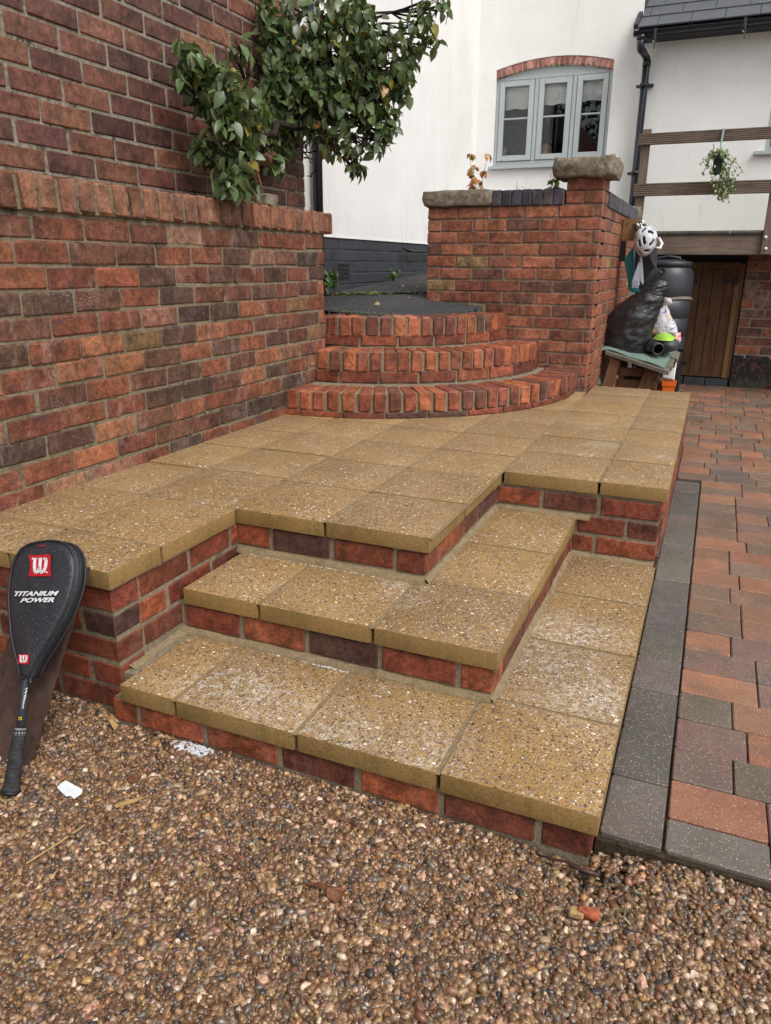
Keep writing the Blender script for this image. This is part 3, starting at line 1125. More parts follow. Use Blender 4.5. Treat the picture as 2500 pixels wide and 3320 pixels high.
# arch bricks
for i in range(22):
    s = (i + .5) / 22
    x = WL + (WR - WL) * s
    z = arch_z(x) - .038
    sl = -2 * (AAP - ASP) * (s * 2 - 1) * 2 / (WR - WL)
    o = brick(house, (x, HY + .055, z), .040, .10, .070, 0, M['brick_back'], pick([(3, (.33, .12, .10)), (2, (.42, .2, .17)), (1, (.26, .09, .08))]), 'arch_brick', tilt=0)
    o.rotation_euler = (0, -math.atan(sl), 0)
ap = []
NA2 = 20
m2 = MB()
for i in range(NA2):
    xa, xb = WL + (WR - WL) * i / NA2, WL + (WR - WL) * (i + 1) / NA2
    m2.add([(xa, HY + .012, arch_z(xa, True)), (xb, HY + .012, arch_z(xb, True)), (xb, HY + .012, arch_z(xb)), (xa, HY + .012, arch_z(xa)),
            (xa, HY + .1, arch_z(xa, True)), (xb, HY + .1, arch_z(xb, True))], [(0, 1, 2, 3), (0, 4, 5, 1)])
m2.build('arch_mortar', m_plain('pale_yellow_pointing', (.5, .42, .3), .85, .3, 90), house)

# window
win = empty('window', (0, 0, 0), parent=house)
win.matrix_parent_inverse = Matrix.Translation(-Vector(house.location))
FY = HY + .035                 # front face of the frame
fr = MB()
def bar(x0, x1, z0, z1, y0=FY, dep=.06, m=0):
    fr.mm((x0, y0, z0), (x1, y0 + dep, z1), m)
fw = .030
L, Rr = WL + .003, WR - .003
bar(L, L + fw, WB, WT); bar(Rr - fw, Rr, WB, WT)
bar(L + fw, Rr - fw, WB, WB + .045); bar(L + fw, Rr - fw, WT - .028, WT)
# arched head board
NB = 20
vs, fs = [], []
for i in range(NB + 1):
    x = L + (Rr - L) * i / NB
    vs += [(x, FY + .006, WT), (x, FY + .006, arch_z(x, True) + .004)]
for i in range(NB): fs.append((2 * i, 2 * i + 2, 2 * i + 3, 2 * i + 1))
fr.add(vs, fs)
mul = [(-1.826 + .02 - .018) * 1.0, -1.466 + .03]
M1, M2 = P(1*1500 + 385*.60024, 680*.60024, y=HY).x, P(1500 + 590*.60024, 640*.60024, y=HY).x
for mx in (M1, M2): bar(mx - .020, mx + .020, WB + .045, WT - .028)
fr.build('frame', M['frame'], win, bevel=.003)
cells = [(L + fw, M1 - .020), (M1 + .020, M2 - .020), (M2 + .020, Rr - fw)]
gl = []
for i, (a, b) in enumerate(cells):
    fr = MB()
    z0, z1 = WB + .045, WT - .028
    g_ = .004
    a2, b2, z2, z3 = a + g_, b - g_, z0 + g_, z1 - g_
    sw = .050
    yf = FY - .010
    fr.mm((a2, yf, z2), (a2 + sw, yf + .05, z3)); fr.mm((b2 - sw, yf, z2), (b2, yf + .05, z3))
    fr.mm((a2 + sw, yf, z2), (b2 - sw, yf + .05, z2 + sw)); fr.mm((a2 + sw, yf, z3 - sw), (b2 - sw, yf + .05, z3))
    zb_ = WB + (2.41 - 2.034) * 1.02 + .045
    fr.mm((a2 + sw, yf + .012, zb_ - .008), (b2 - sw, yf + .04, zb_ + .008))
    o = fr.build('casement', M['frame'], win, bevel=.003)
    # dark gasket line around the casement
    gm = MB()
    gm.mm((a, FY + .01, z0), (b, FY + .014, z1))
    gl.append((a2 + sw, b2 - sw, z2 + sw, z3 - sw, zb_))
    gk = MB()
    for (xa, xb, za, zb2) in ((a, a + g_, z0, z1), (b - g_, b, z0, z1), (a, b, z0, z0 + g_), (a, b, z1 - g_, z1)):
        gk.mm((xa, FY + .012, za), (xb, FY + .02, zb2))
    gk.build('gasket', M['frame_line'], win)

t = NT('window_glass')
gls = t.n('BsdfGlass')
gls.inputs['IOR'].default_value = 1.5
gls.inputs['Roughness'].default_value = 0.0
gls.inputs['Color'].default_value = (.9, .93, .95, 1)
tr = t.n('BsdfTransparent')
tr.inputs['Color'].default_value = (.97, .98, .985, 1)
gs = t.n('BsdfGlossy')
gs.inputs['Roughness'].default_value = .01
fres = t.n('Fresnel')
fres.inputs['IOR'].default_value = 1.5
mx = t.n('MixShader')
t.l(fres.outputs[0], mx.inputs[0]); t.l(tr.outputs[0], mx.inputs[1]); t.l(gs.outputs[0], mx.inputs[2])
outn = [n_ for n_ in t.t.nodes if n_.type == 'OUTPUT_MATERIAL'][0]
t.l(mx.outputs[0], outn.inputs['Surface'])
M['glass'] = t.mat
for (a, b, z0, z1, zb_) in gl:
    for (za, zb2) in ((z0, zb_ - .008), (zb_ + .008, z1)):
        MB().mm((a - .002, FY + .010, za - .002), (b + .002, FY + .014, zb2 + .002)).build('pane', M['glass'], win)
# roman blinds inside
M['blind'] = m_plain('cream_blind_cloth', (.88, .87, .82), .8, .3, 30, .08, 6, .2)
bz = [2.645, 2.66, 2.675]
for i, (a, b, z0, z1, zb_) in enumerate(gl):
    bm_ = MB()
    K = 10
    vs, fs = [], []
    zlow = bz[i] + .01
    for r_ in range(7):
        for k in range(K + 1):
            x = a - .05 + (b - a + .1) * k / K
            z = zlow + (z1 + .08 - zlow) * r_ / 6
            y = FY + .055 + .012 * sin(r_ * 2.2 + x * 9)
            vs.append((x, y, z + (.006 * sin(x * 40 + i) if r_ == 0 else 0)))
    for r_ in range(6):
        for k in range(K):
            q = r_ * (K + 1) + k
            fs.append((q, q + 1, q + K + 2, q + K + 1))
    bm_.add(vs, fs).build('blind', M['blind'], win, True)
# room behind
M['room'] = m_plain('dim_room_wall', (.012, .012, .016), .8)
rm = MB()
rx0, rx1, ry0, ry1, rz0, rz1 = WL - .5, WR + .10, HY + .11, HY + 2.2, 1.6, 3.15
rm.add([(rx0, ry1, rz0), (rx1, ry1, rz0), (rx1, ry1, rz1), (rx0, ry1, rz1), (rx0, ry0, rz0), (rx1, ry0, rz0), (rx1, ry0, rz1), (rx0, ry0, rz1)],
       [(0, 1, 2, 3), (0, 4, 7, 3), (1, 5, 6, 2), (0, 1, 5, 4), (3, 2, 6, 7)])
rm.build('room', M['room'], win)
cu = MB()
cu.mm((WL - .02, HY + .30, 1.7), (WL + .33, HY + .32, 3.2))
cu.build('reflection_sheet', m_plain('slate_blue_reflection', (.10, .105, .14), .85, .2, 40), win)  # slate sheet stands in for the white wall mirrored in the left pane
# sill
sl = MB()
sx0, sx1 = P(1500 + 142 * .60024, 563, y=HY).x, WR + .07
sl.mm((sx0, HY - .045, WB - .030), (sx1, HY + .05, WB))
sl.build('sill', M['frame'], win, bevel=.004)

# wall C beside it
mb = MB()
c0 = P(2052, 500, y=CY_).x
WL2 = P(1500 + 1630 * .60024, 490, y=CY_).x
w2b, w2t = P(2480, 490, y=CY_).z, 2.95
TOPC = 3.10
mb.add([(c0, CY_, 1.30), (WL2, CY_, 1.30), (WL2, CY_, TOPC), (c0, CY_, TOPC),
        (WL2, CY_, 1.30), (2.4, CY_, 1.30), (2.4, CY_, w2b), (WL2, CY_, w2b),
        (WL2 + .9, CY_, w2b), (2.4, CY_, w2b), (2.4, CY_, TOPC), (WL2 + .9, CY_, TOPC),
        (c0, CY_, 1.30), (c0, HY, 1.30), (c0, HY, TOPC), (c0, CY_, TOPC),
        (WL2, CY_, w2b), (WL2 + .9, CY_, w2b), (WL2 + .9, CY_ + .1, w2b), (WL2, CY_ + .1, w2b),
        (WL2, CY_, w2b), (WL2, CY_, TOPC), (WL2, CY_ + .1, TOPC), (WL2, CY_ + .1, w2b),
        (WL2, CY_, w2t), (WL2 + .9, CY_, w2t), (WL2 + .9, CY_, TOPC), (WL2, CY_, TOPC)],
       [(0, 1, 2, 3), (4, 5, 6, 7), (8, 9, 10, 11), (12, 13, 14, 15), (16, 17, 18, 19), (20, 21, 22, 23), (24, 25, 26, 27)])
mb.build('wall', M['render'], house)
w2 = empty('window', (0, 0, 0), parent=house)
w2.matrix_parent_inverse = Matrix.Translation(-Vector(house.location))
fr = MB()
fr.mm((WL2, CY_ + .03, w2b), (WL2 + .04, CY_ + .09, w2t)); fr.mm((WL2 + .04, CY_ + .03, w2b), (WL2 + .9, CY_ + .09, w2b + .05))
fr.mm((WL2 + .045, CY_ + .02, w2b + .055), (WL2 + .1, CY_ + .08, w2t)); fr.mm((WL2 + .1, CY_ + .02, w2b + .055), (WL2 + .9, CY_ + .08, w2b + .11))
fr.build('frame', M['frame'], w2, bevel=.003)
MB().mm((WL2 + .09, CY_ + .045, w2b + .1), (WL2 + .9, CY_ + .049, w2t)).build('pane', M['glass'], w2)
MB().mm((WL2 - .08, CY_ - .045, w2b - .032), (WL2 + .98, CY_ + .04, w2b)).build('sill', M['frame'], w2, bevel=.004)
MB().mm((WL2 + .0, CY_ + .3, w2b - .2), (WL2 + 1.0, CY_ + .32, w2t + .3)).build('room', M['room'], w2)

# roof over wall C
rf = empty('roof', (0, 0, 0), parent=house)
rf.matrix_parent_inverse = Matrix.Translation(-Vector(house.location))
EY = 6.38
e0 = P(2064, 92, y=EY)
ez, ex = e0.z, e0.x + .0
pitch = radians(31)
sx, sz = cos(pitch), sin(pitch)
gauge, tw = .255, .268
Rp = Euler((pitch, 0, 0)).to_matrix()
tile_me = {}
for r_ in range(7):
    offx = (tw / 2 if r_ % 2 else 0) - .02
    y0_, z0_ = EY + gauge * r_ * sx, ez + gauge * r_ * sz
    i = 0
    x = ex
    while x < 2.3:
        x2 = ex + offx + tw * (i + (1 if offx > 0 else 1)) - (tw if offx > .05 else 0) * 0
        if r_ % 2 == 0: x2 = ex + tw * (i + .62)
        else: x2 = ex + tw * (i + .28) if i == 0 else ex + tw * (i + .28)
        w = x2 - x
        key = round(w, 3)
        if key not in tile_me:
            tm_ = MB()
            tm_.box((0, .16, 0), (w - .004, .32, .013))
            tile_me[key] = tm_.mesh('roof_tile', M['tile'], bevel=.002)
        o = link('roof_tile', tile_me[key], rf)
        o.location = ((x + x2) / 2, y0_, z0_ + .006)
        o.rotation_euler = (pitch - .035, 0, 0)
        x = x2
        i += 1
under = MB()
under.prism([(ex + .01, EY + .03, ez - .012), (2.35, EY + .03, ez - .012), (2.35, EY + 2 * sx, ez + 2 * sz - .03), (ex + .01, EY + 2 * sx, ez + 2 * sz - .03)], (0, 0, -.02))
under.mm((ex + .02, EY + .02, ez - .075), (2.35, EY + .035, ez - .02))
under.mm((ex + .02, EY + .035, ez - .07), (2.35, CY_, ez - .055))
under.build('fascia', M['tar_edge'], rf)
# verge caps up the left edge
for r_ in range(7):
    y0_, z0_ = EY + gauge * r_ * sx, ez + gauge * r_ * sz
    vb = MB()
    vb.box((ex - .008, y0_ + .12, z0_ + .085), (.035, .29, .04), Rp)
    vb.build('verge_cap', M['tar_edge'], rf, bevel=.003)

# gutter and downpipe
gt = MB()
gy = EY - .035
gzz = P(2064, 117, y=gy).z + .034
K = 10
prof = [(gy + .036 * cos(pi + pi * k / K), gzz + .036 * sin(pi + pi * k / K)) for k in range(K + 1)]
prof2 = [(gy + .031 * cos(pi + pi * k / K), gzz + .031 * sin(pi + pi * k / K)) for k in range(K, -1, -1)]
pf = prof + prof2
gt.prism([(ex - .01, y, z) for y, z in pf], (2.3 - ex, 0, 0))
gt.mm((ex - .014, gy - .037, gzz - .037), (ex - .006, gy + .037, gzz + .006))
for xx in (ex + .05, ex + .13, .45 + ex, ex + .9, 1.6):
    gt.prism([(xx, gy + (y - gy) * 1.09, gzz + (z - gzz) * 1.09) for y, z in prof] + [(xx, gy + .041, gzz + .004), (xx, gy - .041, gzz + .004)], (.018, 0, 0))
gt.build('gutter', M['plastic_black'], house)
dp = MB()
o1 = Vector((ex + .052, gy, gzz - .03))
x2 = P(2090, 200, y=CY_ - .05).x
x3 = P(2043, 660, y=CY_ - .05).x
px_ = (x2 + x3) / 2 + .02
zb1 = P(2075, 165, y=CY_ - .05).z
pa = P(2072, 152, y=gy)
pb = P(2097, 196, y=CY_ - .05)
path = [o1, Vector((o1.x, gy, pa.z)), Vector((o1.x + .004, gy + .012, pa.z - .018)), Vector((o1.x + .02, gy + .05, pa.z - .03)), Vector((px_ - .02, CY_ - .09, pb.z + .035)), Vector((px_ - .003, CY_ - .056, pb.z + .018)), Vector((px_, CY_ - .05, pb.z)),
        Vector((px_, CY_ - .05, .9))]
dp.tube(path, .031, 14)
dp.tube([o1 + Vector((0, 0, .0)), o1 + Vector((0, 0, -.035))], .038, 14)
dp.tube([path[6], path[6] - Vector((0, 0, .05))], .036, 14)
for (u, v) in ((1500 + 975 * .60024, 462 * .60024), (1500 + 925 * .60024, 935 * .60024)):
    z = P(u, v, y=CY_ - .05).z
    dp.tube([(px_, CY_ - .05, z - .015), (px_, CY_ - .05, z + .015)], .042, 14)
    dp.mm((px_ - .075, CY_ - .03, z - .012), (px_ + .075, CY_ - .012, z + .012))
dp.build('downpipe', M['plastic_black'], house, True)
try:
    bpy.data.objects[-1]
except Exception:
    pass
# downpipe on wall A
dp = MB()
ya = P(1030, 600, x=HX + .06).y
dp.tube([(HX + .05, ya + .02, 1.0), (HX + .05, ya + .02, 3.4)], .032, 14)
dp.build('downpipe', M['plastic_black'], house, True)
# hooks hanging from the gutter
for (u0, v0, v1) in ((2126, 93, 158), (2418, 58, 126)):
    h_ = MB()
    a = P(u0, v0, y=EY - .09); b = P(u0 - 5, v1, y=EY - .09)
    h_.tube([a, b], .006, 6)
    m_ = (a + b * 2) / 3
    h_.tube([m_ + Vector((-.02, 0, .012)), m_ + Vector((0, 0, -.01)), m_ + Vector((.02, 0, .012))], .006, 6)
    h_.mm((a.x - .012, a.y, a.z - .06), (a.x + .012, a.y + .012, a.z + .005))
    h_.build('gutter_hook', M['plastic_black'], house)
# thin rail on the plinth
rl = MB()
a, b, c_ = P(1308, 805, x=HX + .05), P(1335, 815, x=HX + .05), P(1395, 815, x=HX + .05)
rl.tube([a, b, c_, c_ + Vector((0, .5, 0))], .010, 8)
rl.tube([b, b + Vector((-.04, 0, 0))], .006, 6)
rl.build('rail', M['iron'], house)
# air brick
ab_ = P(1115, 880, x=HX)
av = MB()
for i in range(5):
    for j in range(4):
        av.mm((HX + .001, ab_.y - .075 + i * .034, ab_.z - .055 + j * .029), (HX + .006, ab_.y - .075 + i * .034 + .010, ab_.z - .055 + j * .029 + .019))
av.build('air_brick', M['shade_black'], house)
# ivory ornament on the window board
orn = MB()
q = P(1635, 520, y=HY + .2)
orn.lathe((q.x - .015, HY + .2, WB + .03), [(.0, 0), (.04, 0), (.045, .06), (.03, .1), (.05, .13), (.02, .17), (0, .17)], 12)
orn = orn.build('ornament', m_plain('ivory_china', (.6, .55, .42), .4), win, True)

# ================================================================== BLOCK PAVED DRIVE
def zp(y): return .045 + .008 * max(y, 0)


mb = MB()
mb.add([(-.01, .05, zp(0) - .012), (3.2, .05, zp(0) - .012), (3.2, 6.62, zp(6.62) - .012), (-.01, 6.62, zp(6.62) - .012),
        (-.64, 3.79, zp(3.79) - .012), (-.01, 3.79, zp(3.79) - .012), (-.64, 6.62, zp(6.62) - .012),
        (-.01, .05, -.08), (3.2, .05, -.08), (-.01, 6.62, zp(6.62) - .012)],
       [(0, 1, 2, 9), (4, 5, 9, 6), (0, 1, 8, 7)])
drive = mb.build('driveway', M['soil'])
tag(drive, 'block paved driveway of mixed orange, brown and grey pavers to the right of the terrace', None, None, 'structure')
PAL_PAV = [(7, (.275, .118, .066)), (5, (.225, .112, .066)), (3, (.165, .104, .072)), (1.7, (.14, .108, .08)), (3.2, (.17, .098, .074)), (.4, (.11, .095, .08))]
PAL_DARK = [(3, (.104, .092, .083)), (2, (.12, .103, .09)), (1.2, (.088, .08, .074))]
PV = {}


def paver(x0, x1, y0, y1, col, into=None):
    g_ = .0015
    w, d_ = x1 - x0 - 2 * g_, y1 - y0 - 2 * g_
    cy_ = (y0 + y1) / 2
    z = zp(cy_) - .03 + random.uniform(-.0015, .0015)
    if into is not None:
        into.box(((x0 + x1) / 2, cy_, z), (w, d_, .06))
        return
    key = (round(w, 3), round(d_, 3), random.randrange(2))
    if key not in PV:
        bm = bmesh.new()
        bmesh.ops.create_cube(bm, size=1)
        bmesh.ops.scale(bm, vec=(w, d_, .06), verts=bm.verts)
        # round the plan corners, then ease the top edge
        bmesh.ops.bevel(bm, geom=[e_ for e_ in bm.edges if abs(e_.verts[0].co.z - e_.verts[1].co.z) > .01], offset=.005, segments=1, affect='EDGES')
        bmesh.ops.bevel(bm, geom=[e_ for e_ in bm.edges if e_.verts[0].co.z > .02 and e_.verts[1].co.z > .02 and len(e_.link_faces) == 2], offset=.003, segments=1, affect='EDGES')
        for v_ in bm.verts: v_.co += Vector((random.uniform(-.0008, .0008), random.uniform(-.0008, .0008), 0))
        me = bpy.data.meshes.new('paver')
        bm.to_mesh(me); bm.free()
        me.materials.append(M['paver'])
        PV[key] = me
    o = link('paver', PV[key], drive)
    o.location = ((x0 + x1) / 2, cy_, z)
    o.rotation_euler = (.008 + random.uniform(-.006, .006), random.uniform(-.006, .006), random.uniform(-.006, .006))
    o.color = (*col, 1)


extra = MB()
yj = [.062, .270, .478, .688, .89, 1.096, 1.31, 1.52, 1.74, 1.94, 2.15, 2.36, 2.57, 2.78, 2.99]
for a, b in zip(yj[:-1], yj[1:]):
    paver(-.006, .1235, a, b, pick(PAL_DARK))
x = .126
while x < 2.4:
    w = .205
    paver(x, x + w, .062 - .01 * (x - .126), .167, pick(PAL_DARK), extra if x > .95 else None)
    x += w
y = .169
r_ = 0
while y < 6.58:
    y1 = min(y + .1372, 6.59)
    xs = .126 if y < 2.95 else (-.002 if y < 3.80 else -.628)
    x = xs
    first = True
    while x < 2.5:
        w = random.choice([.136, .17, .17, .204, .204])
        if first and xs > 0: w = random.choice([.136, .17, .204])
        paver(x, x + w, y, y1, pick(PAL_PAV, .12), extra if x > .72 else None)
        x += w
        first = False
    y = y1
    r_ += 1
o = extra.build('outer_pavers', M['paver'], drive)
o.color = (.2, .11, .075, 1)
tag(o, kind='stuff')

# ================================================================== WALL AND DOOR UNDER THE DECK
UY = 6.60
uw = empty('basement_wall', (.3, UY, .1), 'worn red brick wall with a black tarred foot and plank door under the deck', 'wall')
xb0 = P(1900 + 1300 * .36014, 600 + 1600 * .36014, y=UY).x
xt0 = P(1900 + 1440 * .36014, 600 + 760 * .36014, y=UY).x
XW = (xb0 + xt0) / 2 + .012
ztar = P(2390, 600 + 1555 * .36014, y=UY).z
zb_ = zp(UY)
ch_ = .0832
for k in range(15):
    z = zb_ - .02 + k * ch_
    tarry = z + .04 < ztar
    js = run(XW, 1.9, XW + .21 + (.105 if k % 2 else 0), .215)
    course(uw, (0, UY, 0), (1, 0, 0), N_Y, z, .0715, js, .10, M['tar'] if tarry else M['brick_back'],
           [(1, (.1, .05, .04))] if tarry else PAL_BACK, gap=.011, rag=2.0)
mortar(uw, [((XW, UY + .004, -.05), (2.0, UY + .1, 1.32))], M['mortar_back'])
mortar(uw, [((XW, UY + .002, -.05), (2.0, UY + .05, ztar))], M['tar'], 'tarred_mortar')
MB().mm((-.63, UY + .02, -.05), (XW - .001, UY + .12, 1.32)).build('wall_shade', M['shade_black'], uw)  # black sheet stands in for the deck's shade on the wall
# low painted step under the door
for i in range(4):
    xx = XW - .02 - (i + 1) * .2
    brick(uw, (xx + .1, UY + .03, zb_ + .035), .19, .1, .075, 0, M['brick_paint'], (.06, .03, .03))
DB = P(2330, 600 + 1715 * .36014, y=UY).z
DT = P(2300, 600 + 757 * .36014, y=UY).z
fx = XW - .012
dframe = MB()
dframe.mm((fx - .052, UY - .02, DB - .02), (fx, UY + .05, DT + .05))
dframe.mm((fx - .75, UY - .02, DT + .004), (fx - .052, UY + .05, DT + .06))
dframe.build('door_frame', M['door_wood'], uw)
door = empty('door', (0, 0, 0), parent=uw)
door.matrix_parent_inverse = Matrix.Translation(-Vector(uw.location))
dx1 = fx - .056
bw = .104
for i in range(6):
    x1_ = dx1 - i * bw
    bdm = MB().mm((x1_ - bw + .004, UY - .006, DB), (x1_, UY + .02, DT))
    bdm.build('board', M['door_wood'], door, bevel=.003)
MB().mm((dx1 - .012, UY - .022, DB - .015), (dx1 + .026, UY - .006, DT - .10)).build('batten', M['door_pale'], door)
MB().mm((dx1 - .62, UY - .014, DB - .012), (dx1, UY - .004, DB + .012)).build('weather_bar', M['door_wood'], door)
for zz in (P(2265, 912, y=UY).z, P(2215, 1177, y=UY).z):
    hb = MB()
    xh = dx1 - .50
    hb.mm((xh, UY - .012, zz - .018), (xh + .165, UY - .005, zz + .018))
    hb.tube([(xh + .02, UY - .02, zz), (xh + .02, UY, zz)], .012, 8)
    hb.build('hinge', M['iron'], door)
q = P(2375, 913, y=UY)
lt = MB()
lt.mm((q.x - .05, UY - .03, q.z - .01), (q.x + .06, UY - .018, q.z + .006))
lt.mm((q.x + .015, UY - .032, q.z - .03), (q.x + .05, UY - .015, q.z + .03))
lt.tube([(q.x - .03, UY - .04, q.z + .01), (q.x - .03, UY - .01, q.z + .01)], .010, 8)
lt.build('latch', M['iron'], door)

# ================================================================== TIMBER DECK
DY = 5.90
deck = empty('timber_deck', (.2, DY, 1.3), 'weathered timber deck with grooved rails above the plank door', 'deck')
bt = P(2200, 600 + 460 * .36014, y=DY).z
bb = P(2300, 600 + 628 * .36014, y=DY).z
dt_ = P(2250, 600 + 412 * .36014, y=DY).z
mb = MB().mm((-.628, DY, bb), (2.3, DY + .045, bt + .012))
mb.build('beam', M['deck_wood'], deck, bevel=.004)
x = -.63
while x < 2.2:
    MB().mm((x, DY - .012, bt + .012), (x + .118, UY - .01, dt_)).build('deck_board', M['grey_wood'], deck)
    x += .122
th = MB()
for i in range(180):
    xx = -.628 + i * .0155
    th.mm((xx, DY - .016, bt + .008), (xx + .007, DY - .0122, bt + .026))
o = th.build('board_grooves', M['shade_black'], deck)
tag(o, kind='stuff')
jb = MB()
for xx in (.05, .55, 1.05, 1.6): jb.mm((xx, DY + .05, bb + .03), (xx + .045, UY - .03, bt + .005))
jb.build('joist', M['deck_wood'], deck)
pl = P(2103, 430, y=DY).x - .015
pr_ = P(2478, 800, y=DY).x
ptop = P(2103, 421, y=DY).z
for (xx, zt_, zb2) in ((pl - .028, ptop, 1.25), (pr_ - .024, P(2485, 425, y=DY).z, bb + .004), (pr_ + 1.05, ptop, bb)):
    MB().mm((xx, DY - .046, zb2), (xx + .068, DY - .001, zt_)).build('post', M['post_wood'], deck, bevel=.004)
for (u1, v1, v2) in ((2200, 428, 466), (2200, 592, 634)):
    za, zb3 = P(u1, v1, y=DY - .05).z, P(u1, v2, y=DY - .05).z
    h_ = za - zb3
    pts = [(DY - .048, zb3), (DY - .048, za)]
    prof = []
    ng = 6
    for i in range(ng):
        z0 = za - h_ * i / ng
        z1 = za - h_ * (i + 1) / ng
        prof += [(DY - .076, z0 - .001), (DY - .076, z1 + h_ / ng * .36), (DY - .069, z1 + h_ / ng * .28), (DY - .069, z1 + h_ / ng * .02)]
    poly = [(DY - .048, za)] + prof + [(DY - .048, zb3)]
    MB().prism([(pl - .05, y, z) for y, z in poly], (2.3 - pl, 0, 0)).build('rail', M['deck_wood'], deck)
for v in (770, 807):
    q = P(2482, v, y=DY - .046)
    MB().lathe((q.x, DY - .046, q.z), [(0, .010), (.008, .009), (.014, .005), (.016, 0)], 14, 0, R=Euler((pi / 2, 0, 0)).to_matrix()).build('bolt', M['steel'], deck, True)

# ================================================================== LEAF TOOLS
def leaf_shape(L, w, n=5, fold=.25, droop=.35, twist=0.0, point=.8):
    """returns verts, faces of a folded ovate leaf running along +x from its stalk"""
    vs, fs = [], []
    for i in range(n + 1):
        s = i / n
        ww = w * 1.12 * (sin(pi * min(1, s ** .82)) ** .62) * (1 - .22 * s) if 0 < i < n else .0005
        x = L * s
        z = -droop * L * s * s
        zc = z
        vs += [(x, -ww, zc + ww * fold), (x, 0, zc), (x, ww, zc + ww * fold)]
    for i in range(n):
        for k in range(2):
            q = i * 3 + k
            fs.append((q, q + 3, q + 4, q + 1))
    return [Vector(v) for v in vs], fs


t = NT('pear_leaf')
p = t.pos()
oi = t.n('ObjectInfo')
at = t.n('Attribute', attribute_name='tint')
mixc = t.mix(1.0, oi.outputs['Color'], at.outputs['Color'], 'MULTIPLY')
c = t.mix(.6, mixc, t.ramp(t.noise(p, 35, 4), [(.3, .6), (.7, 1.3)]), 'MULTIPLY')
geo = t.n('NewGeometry')
c = t.mix(geo.outputs['Backfacing'], c, t.mix(.45, c, (.16, .19, .10)))
t.bsdf.inputs['Subsurface Weight'].default_value = 0
M['leaf'] = t.out(c, .34, t.bump(t.noise(p, 200, 2), .15, .001), .5)
tl = t.n('BsdfTranslucent')
t.l(t.mix(1.0, c, (1.3, 1.5, .5), 'MULTIPLY'), tl.inputs['Color'])
ms = t.n('MixShader')
ms.inputs[0].default_value = .18
outn = [n_ for n_ in t.t.nodes if n_.type == 'OUTPUT_MATERIAL'][0]
t.l(t.bsdf.outputs[0], ms.inputs[1]); t.l(tl.outputs[0], ms.inputs[2]); t.l(ms.outputs[0], outn.inputs['Surface'])


def tint_mesh(me, cols):
    a = me.color_attributes.new('tint', 'FLOAT_COLOR', 'CORNER')
    arr = np.empty((len(me.loops), 4), dtype=np.float32)
    arr[:] = 1
    arr[:, :3] = cols
    a.data.foreach_set('color', arr.ravel())


GREENS = [(6, (.075, .115, .038)), (4, (.105, .148, .055)), (3, (.05, .082, .028)), (2, (.145, .175, .075)), (.45, (.27, .23, .04)), (.15, (.30, .13, .03))]


def leaves_joined(name, items, parent, mat, kind='stuff', n=3):
    """items: (pos, matrix, L, w, colour)"""
    V_, F_, C_ = [], [], []
    for pos, R_, L_, w_, col in items:
        vs, fs = leaf_shape(L_, w_, n)
        b = len(V_)
        V_ += [pos + R_ @ v for v in vs]
        F_ += [tuple(b + i for i in f) for f in fs]
        C_ += [col] * (len(fs) * 4)
    me = bpy.data.meshes.new(name)
    me.from_pydata([tuple(v) for v in V_], [], F_)
    me.materials.append(mat)
    for pg in me.polygons: pg.use_smooth = True
    tint_mesh(me, np.array(C_, dtype=np.float32))
    o = link(name, me, parent)
    o.color = (1, 1, 1, 1)
    return tag(o, kind=kind)


def hang_rot(down=1.0, yaw=None):
    """stalk direction mostly outward then drooping"""
    yaw = random.uniform(0, 2 * pi) if yaw is None else yaw
    pitch_ = random.gauss(.9, .65) * down
    return (Euler((0, 0, yaw)).to_matrix() @ Euler((0, pitch_, 0)).to_matrix() @ Euler((random.gauss(0, .6), 0, 0)).to_matrix())


# ================================================================== PEAR TREE
tree = empty('pear_tree', (-2.07, 1.95, 1.46), 'bushy green leaved pear tree against the tall brick wall above the coping', 'tree')
C7 = lambda u, v: (550 + u * .9454, v * .9454)
blobs = [(370, 345, 48), (410, 375, 42), (330, 300, 45), (720, 440, 42), (745, 360, 42), (765, 300, 35), (680, 260, 55), (800, 240, 35), (700, 340, 50), (430, 230, 60), (480, 340, 65), (520, 270, 60), (420, 330, 60), (560, 300, 60), (460, 410, 45), (520, 460, 35), (400, 430, 50), (300, 320, 60), (180, 420, 50), (270, 420, 50), (290, 560, 35), (330, 440, 50), (150, 250, 50),
         (560, 120, 60), (480, 180, 60), (610, 250, 60), (430, 120, 45), (650, 300, 60), (330, 560, 30), (190, 640, 30), (70, 190, 45), (110, 260, 60), (130, 340, 50), (200, 300, 65), (220, 400, 50), (150, 520, 45), (200, 590, 48), (235, 655, 26), (272, 620, 26), (110, 500, 30),
         (300, 60, 50), (340, 130, 60), (290, 230, 60), (380, 240, 80), (340, 380, 70), (310, 450, 60), (355, 500, 45), (450, 300, 75),
         (400, 40, 40), (520, 50, 65), (560, 200, 80), (600, 330, 75), (640, 120, 90), (620, 30, 80), (680, 180, 80), (700, 400, 55), (700, 480, 42),
         (640, 490, 38), (620, 565, 26), (650, 575, 22), (570, 500, 30), (745, 300, 38), (760, 220, 50), (800, 300, 28), (830, 190, 35), (845, 90, 45), (885, 45, 40), (905, 140, 26),
         (935, 15, 22), (770, 130, 50), (740, 440, 30), (560, 420, 50), (250, 520, 45), (260, 350, 60), (500, 400, 40), (60, 250, 30), (40, 160, 22), (240, 160, 30)]
centers = []
items = []
